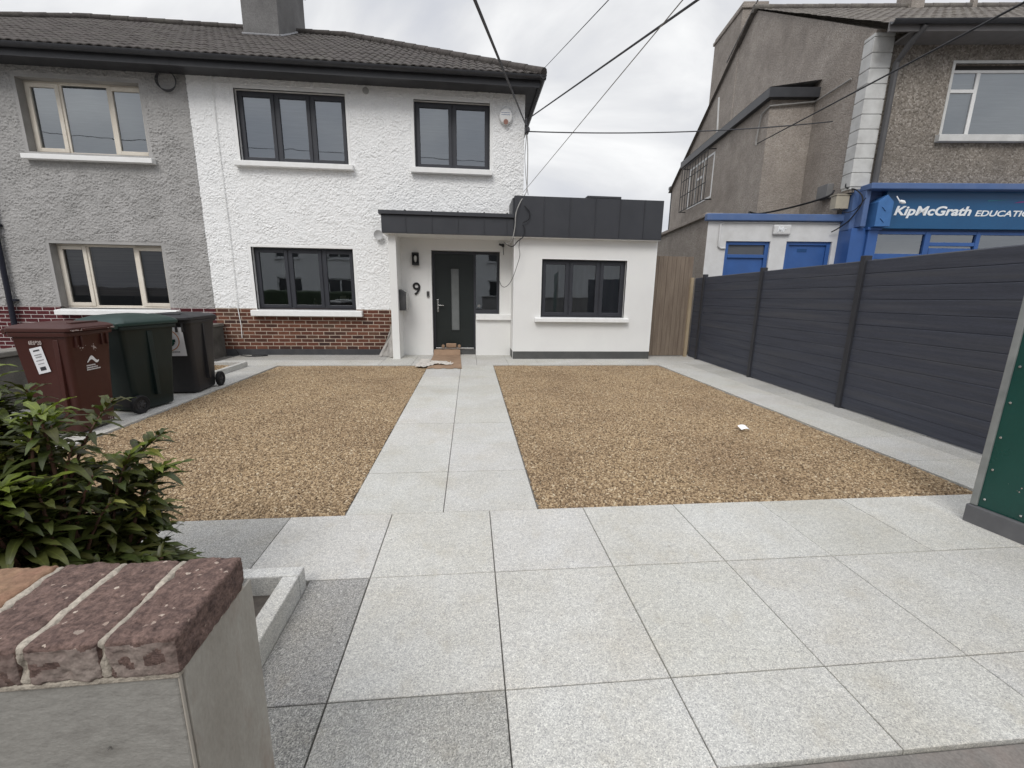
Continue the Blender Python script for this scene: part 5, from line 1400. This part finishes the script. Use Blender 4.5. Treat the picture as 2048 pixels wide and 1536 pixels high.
# local: +x right, +y away from the street; front right corner of the render at origin
MB().box(-3.2, .0, .006, .21, -.10, .782).build('wall_body', mt['pier'], pier, bevel=.004)
MB().box(.001, .0065, .012, .224, -.10, .7835).build('side_render', mt['pier_side'], pier, bevel=.0012)
MB().box(.0005, .0035, .0045, .0112, -.10, .781).build('edge_bead', surf('edge_bead', (.46, .42, .36), rough=.7), pier, bevel=.002)
def rough_brick(x0, x1, y0, y1, z0, z1, mats, seed, amp=.003):
    bm = bmesh.new()
    bmesh.ops.create_cube(bm, size=1)
    bmesh.ops.subdivide_edges(bm, edges=bm.edges[:], cuts=30, use_grid_fill=True)
    rr_ = .0075
    lo = Vector((x0 + rr_, y0 + rr_, z0 + rr_)); hi = Vector((x1 - rr_, y1 - rr_, z1 - rr_))
    def warp(t):            # finer cells near the arrises
        return .5 + .5 * math.copysign(1 - (1 - abs(2 * t)) ** 1.6, t)
    for v in bm.verts:
        p = Vector((x0 + warp(v.co.x) * (x1 - x0), y0 + warp(v.co.y) * (y1 - y0), z0 + warp(v.co.z) * (z1 - z0)))
        q_ = Vector((min(max(p.x, lo.x), hi.x), min(max(p.y, lo.y), hi.y), min(max(p.z, lo.z), hi.z)))
        d = p - q_
        v.co = q_ + d.normalized() * rr_ if d.length > 1e-7 else p
    r_ = random.Random(seed); ox = r_.uniform(0, 50)
    from mathutils import noise as mn
    bm.normal_update()
    for v in bm.verts:
        n4 = mn.noise(Vector((v.co.x * 200 + ox, v.co.y * 200, v.co.z * 200)))
        n1 = mn.noise(Vector((v.co.x * 28 + ox, v.co.y * 28, v.co.z * 28))); n2 = mn.noise(Vector((v.co.x * 90 + ox, v.co.y * 90, v.co.z * 90)))
        n3 = mn.noise(Vector((v.co.x * 45 + ox, v.co.y * 45 + 7, v.co.z * 45)))
        chip = -max(0, n3 - .30) * .014
        v.co += v.normal * (amp * n1 + amp * .6 * n2 + .0012 * n4 + chip)
    mb = MB(); mb.v = [tuple(v.co) for v in bm.verts]; bm.verts.index_update()
    mb.f = [tuple(v.index for v in f.verts) for f in bm.faces]
    mb.mi = [1 if f.normal.y < -.55 and abs(mn.noise(f.calc_center_median() * 30)) < .42 and f.calc_center_median().z < z1 - .008 else 0 for f in bm.faces]
    bm.free()
    return mb
x1_ = .010
cw = .096
for k in range(16):
    x0_ = x1_ - cw
    sand = k >= 3 and k not in (6, 9)
    mats = [mt['cope_sand'] if sand else mt['cope_brick'], mt['cope_face']]
    rough_brick(x0_, x1_, -.004 + rnd.uniform(-.003, .003), .202 + rnd.uniform(-.003, .003), .786, .851 + rnd.uniform(-.002, .002), mats, k).build('coping_brick', mats, pier, smooth=True)
    if k < 15:
        rough_brick(x0_ - .0130, x0_ + .0040, .001, .2005, .787, .8505, None, 50 + k, amp=.0022).build('mortar_joint', [mt['cope_mortar'], mt['cope_mortar']], pier, smooth=True)
    x1_ = x0_ - .009
MB().box(-3.2, .006, .001, .198, .778, .789).build('mortar_bed', mt['cope_mortar'], pier, bevel=.003)
MB().disc_cyl((-.112, .004, .66), (0, 1, 0), .0016, .006, 8).build('screw_head', mt['steel'], pier)

# ------------------------------------------------------------------ shrub beside the pier
shr = thing('shrub', 'glossy dark green evergreen shrub with drooping leaves behind the boundary wall', 'shrub', (-1.35, 1.35, 0))
LV, LF, LT, LA = [], [], [], []
r4 = random.Random(12)
def leaf_at(p, d, up, L, wd, tone):
    """lance-shaped leaf: folded along the midrib, drooping to the tip"""
    d = d.normalized(); s = d.cross(up)
    if s.length < .05:
        s = d.cross(Vector((1, 0, 0)))
    s.normalize(); nrm = s.cross(d).normalized()
    o = len(LV); n = 7
    droop = r4.uniform(.3, .75); tw = r4.uniform(-.25, .25)
    for i in range(n):
        t = i / (n - 1)
        wv = wd * (math.sin(math.pi * min(1, t * .93 + .05)) ** .75) * (1 - .35 * t)
        c = p + d * (L * t) - Vector((0, 0, 1)) * (L * droop * t * t)
        ss = (s * math.cos(tw * t) + nrm * math.sin(tw * t))
        fold = nrm * (wv * .35)
        und = nrm * (.004 * math.sin(t * 15 + tw * 20))
        LV.extend([tuple(c - ss * wv + fold + und), tuple(c), tuple(c + ss * wv + fold - und)])
    for i in range(n - 1):
        a = o + i * 3
        LF.append((a, a + 1, a + 4, a + 3)); LF.append((a + 1, a + 2, a + 5, a + 4))
        LT.extend([tone, tone])
    LA.extend([1, 0, 1] * n)
stm = MB()
root = Vector((-1.45, 1.38, .0))
def shoot(base, tip, nl, size, young):
    pts = [base.lerp(tip, t) + Vector((0, 0, .05 * math.sin(math.pi * t))) for t in (0, .25, .5, .75, 1)]
    stm.tube(pts, [.007, .006, .005, .004, .0025], 6)
    ax = (tip - base).normalized()
    for i in range(nl):
        t = (.18 + .82 * (i / nl) ** .8 if nl > 16 else .45 + .55 * (i / nl) ** .8) if nl > 6 else .6 + .4 * i / nl
        p = base.lerp(tip, t) + Vector((0, 0, .05 * math.sin(math.pi * t)))
        a = i * 2.4 + r4.uniform(-.4, .4)
        e1 = ax.cross(Vector((0, 0, 1)));
        e1 = e1.normalized() if e1.length > .1 else Vector((1, 0, 0))
        e2 = ax.cross(e1)
        out = e1 * math.cos(a) + e2 * math.sin(a)
        out.z = abs(out.z) * .4 + .05
        d = (out * 1.0 + ax * (.25 + .75 * t * t)).normalized()
        L = size * r4.uniform(.75, 1.15) * (1 - .30 * max(0, t - .85) / .15)
        g0 = r4.random()
        if young and t > .82:
            tone = (.115 + .04 * g0, .15 + .04 * g0, .026)
        elif g0 < .03:
            tone = (.22, .22, .05)
        else:
            k = r4.uniform(.55, 1.2)
            tone = (.064 * k + .018 * g0, .086 * k, .022 * k)
        leaf_at(p, d, Vector((0, 0, 1)), L, L * .135, tone)
tips = []
TOPX = [-2.4, -1.72, -1.60, -1.51, -1.40, -1.33, -1.28, -1.23, -1.18, -1.12]
TOPZ = [1.15, 1.16, 1.145, 1.11, 1.04, .95, .87, .75, .62, .46]
for i in range(250):
    x = r4.uniform(-2.05, -1.13)
    y = r4.uniform(1.12, 1.72)
    top = float(np.interp(x - (y - 1.45) * .45, TOPX, TOPZ)) - .05 - abs(y - 1.45) * .25
    z = top - (r4.random() ** 1.25) * .78
    tips.append(Vector((x, y, max(.16, z))))
for tip in tips:
    b = root + Vector((r4.uniform(-.3, .3), r4.uniform(-.12, .12), r4.uniform(.05, .3)))
    b = b.lerp(tip, .45); b.z = max(.08, min(b.z, tip.z - .05))
    shoot(b, tip, r4.randint(25, 32), r4.uniform(.115, .155), tip.z > .66 and r4.random() < .7)
for tip, nl in ((Vector((-1.07, 1.44, .43)), 8), (Vector((-1.14, 1.38, .40)), 8), (Vector((-1.20, 1.36, .46)), 9), (Vector((-1.21, 1.45, .64)), 13), (Vector((-1.24, 1.44, .74)), 13), (Vector((-1.30, 1.46, .84)), 14), (Vector((-1.40, 1.46, .94)), 14)):
    shoot(root.lerp(tip, .45) + Vector((0, 0, .02)), tip, nl, .10, False)
fo = raw_obj('foliage', LV, LF, mt['leaf'], shr, smooth=True)
at = fo.data.attributes.new('tone', 'FLOAT_COLOR', 'FACE'); at.data.foreach_set('color', np.array([(c[0], c[1], c[2], 1) for c in LT], dtype=np.float32).ravel())
at = fo.data.attributes.new('across', 'FLOAT', 'POINT'); at.data.foreach_set('value', np.array(LA, dtype=np.float32))
stm.build('stem', mt['stem'], shr, smooth=True)

# ------------------------------------------------------------------ loose things on the ground
def crumple(name, label, cat, pts_fn, nx, ny, mat, thick=.002):
    V = []; 
    for j in range(ny):
        for i in range(nx):
            V.append(pts_fn(i / (nx - 1), j / (ny - 1)))
    idx = np.arange(nx * ny).reshape(ny, nx)
    o = raw_obj(name, V, np.stack([idx[:-1, :-1].ravel(), idx[:-1, 1:].ravel(), idx[1:, 1:].ravel(), idx[1:, :-1].ravel()], 1), mat, None, smooth=False)
    md = o.modifiers.new('thickness', 'SOLIDIFY'); md.thickness = thick; md.offset = 1
    tag(o, label, cat)
    return o
from mathutils import noise as mn
def nz3(a, b, c):
    return mn.noise(Vector((a, b, c)))
def card(u, v):
    x = -.74 + .56 * u + .05 * (1 - v) * (u - .5) - .04 * v; y = 7.50 + 1.75 * v
    if v < .08:
        y += .05 * (1 if int(u * 9) % 3 == 1 else 0)
    z = .006 + .012 * abs(nz3(u * 3, v * 4, 1.0)) + (.10 * max(0, v - .93) / .07 if v > .93 else 0)
    return (x, y, z)
crumple('cardboard_sheet', 'flattened brown cardboard laid on the path up to the front door', 'cardboard', card, 28, 60, mt['card'], .004)
cb = MB().box(-.52, -.30, 9.235, 9.29, .155, .245); tag(cb.build('cardboard_roll', mt['card'], None, bevel=.02, segs=3), 'folded cardboard wad standing on the door threshold', 'cardboard')
for x_ in (-.575, -.245):
    MB()
pc = MB().disc_cyl((-.58, 9.26, .185), (0, 1, 0), .035, .05, 10).disc_cyl((-.24, 9.26, .185), (0, 1, 0), .035, .05, 10)
tag(pc.build('packing_pads', mt['card'], None, bevel=.008), 'two small round packing pads either side of the cardboard wad on the threshold', 'packing')
def sheet(u, v):
    x = -.98 + .62 * u + .10 * nz3(u * 3, v * 3, 5); y = 7.62 + .85 * v * (1 - .55 * u) + .3 * u * (1 - v) + .12 * nz3(u * 2.5, v * 3, 9)
    return (x, y, .014 + .05 * abs(nz3(u * 4.5, v * 4.5, 2)) + .025 * abs(nz3(u * 11, v * 9, 4)))
crumple('plastic_sheet', 'crumpled whitish packing sheet lying across the cardboard by the porch', 'packing sheet', sheet, 40, 30, mt['plastic_white'], .001)
def rag(u, v):
    # tall draped cloth bunched against the outside of the fin wall
    z = .80 * (1 - v) ** 1.15 + .004; sp_ = .03 + .30 * v ** 1.3
    x = -1.56 - sp_ * u - .02 * nz3(u * 5, v * 4, 3); y = 9.14 - .10 * v - .24 * v * (1 - u) * .8 + .05 * math.sin(u * 9 + v * 3) * v + .03 * nz3(u * 6, v * 5, 8)
    return (x, y, z + .03 * abs(nz3(u * 6, v * 6, 4)) * v)
crumple('dust_sheet', 'bunched grey dust sheet hanging against the porch fin wall by the brick plinth', 'dust sheet', rag, 26, 34, mt['rag'], .003)
def scrap(u, v):
    return (2.715 + .085 * u, 3.885 + .075 * v, .022 + .02 * v + .012 * math.sin(u * 3))
crumple('paper_scrap', 'small white paper scrap lying on the right gravel bed', 'paper', scrap, 6, 6, mt['paper'], .001)
hosep = MB().tube(smooth_path([(-4.75, 9.17, .10), (-4.6, 9.0, .03), (-4.35, 8.92, .012), (-4.15, 8.98, .012), (-4.1, 9.06, .012), (-4.2, 9.1, .012), (-4.4, 9.05, .012)]), .009, 6)
tag(hosep.build('ground_cable', mt['cable_black'], None, smooth=True), 'black cable end curled on the paving at the foot of the brick plinth', 'cable')

# ------------------------------------------------------------------ the other side of the street (what the windows look at)
opp = thing('street_house', 'white rendered house across the street that shows in the window reflections', 'house', (-4, -15, 0))
ow = MB(); oh = []
for x_ in (-14, -10.4, -6.4, -2.6, 1.4):
    oh += [(x_, x_ + 1.7, 3.5, 4.7), (x_, x_ + 1.7, .9, 2.1)]
for (x_0, x_1, z_0, z_1) in wall_cells(-17, 14, 0, 5.2, oh):  # blank right end lengthened to even out the extension window's reflection
    ow.box(x_0, x_1, -15.3, -15, z_0, z_1)
ow.build('wall', mt['white_smooth'], opp)
MB().prism([(-14.4, 5.2), (-19, 8.2), (-23.5, 5.2)], 'x', -17.4, 14.4).build('roof', mt['roof'], opp)
for (a, b, c, d) in oh:
    f_ = MB().box(a, a + .08, -15.15, -15.08, c, d).box(b - .08, b, -15.15, -15.08, c, d).box(a, b, -15.15, -15.08, d - .08, d).box(a, b, -15.15, -15.08, c, c + .08).box((a + b) / 2 - .04, (a + b) / 2 + .04, -15.15, -15.08, c, d)
    f_.box(a - .08, b + .08, -15.12, -14.9, c - .1, c)
    f_ = f_.build('window', mt['white_pvc'], opp)
    MB().box(a, b, -15.2, -15.17, c, d).build('pane', surf('dark_pane', (.03, .033, .036), rough=.1, spec=.5), f_)
sw_ = MB().box(.8, 14, -9.3, -9.1, -.1, .95).box(.8, 14, -9.35, -9.05, .951, 1.02)  # unseen wall added for a paler, more even reflection in the extension window
tag(sw_.build('reflection_wall', mt['concrete'], None, bevel=.01), 'low pale wall added across the street to lighten the extension window reflection', 'wall')
hg = MB().box(-17, -1.5, -9.4, -8.6, 0, 1.2)
tag(hg.build('hedge', mt['hedge'], None, bevel=.15, segs=3), 'dark clipped hedge across the street', 'hedge')
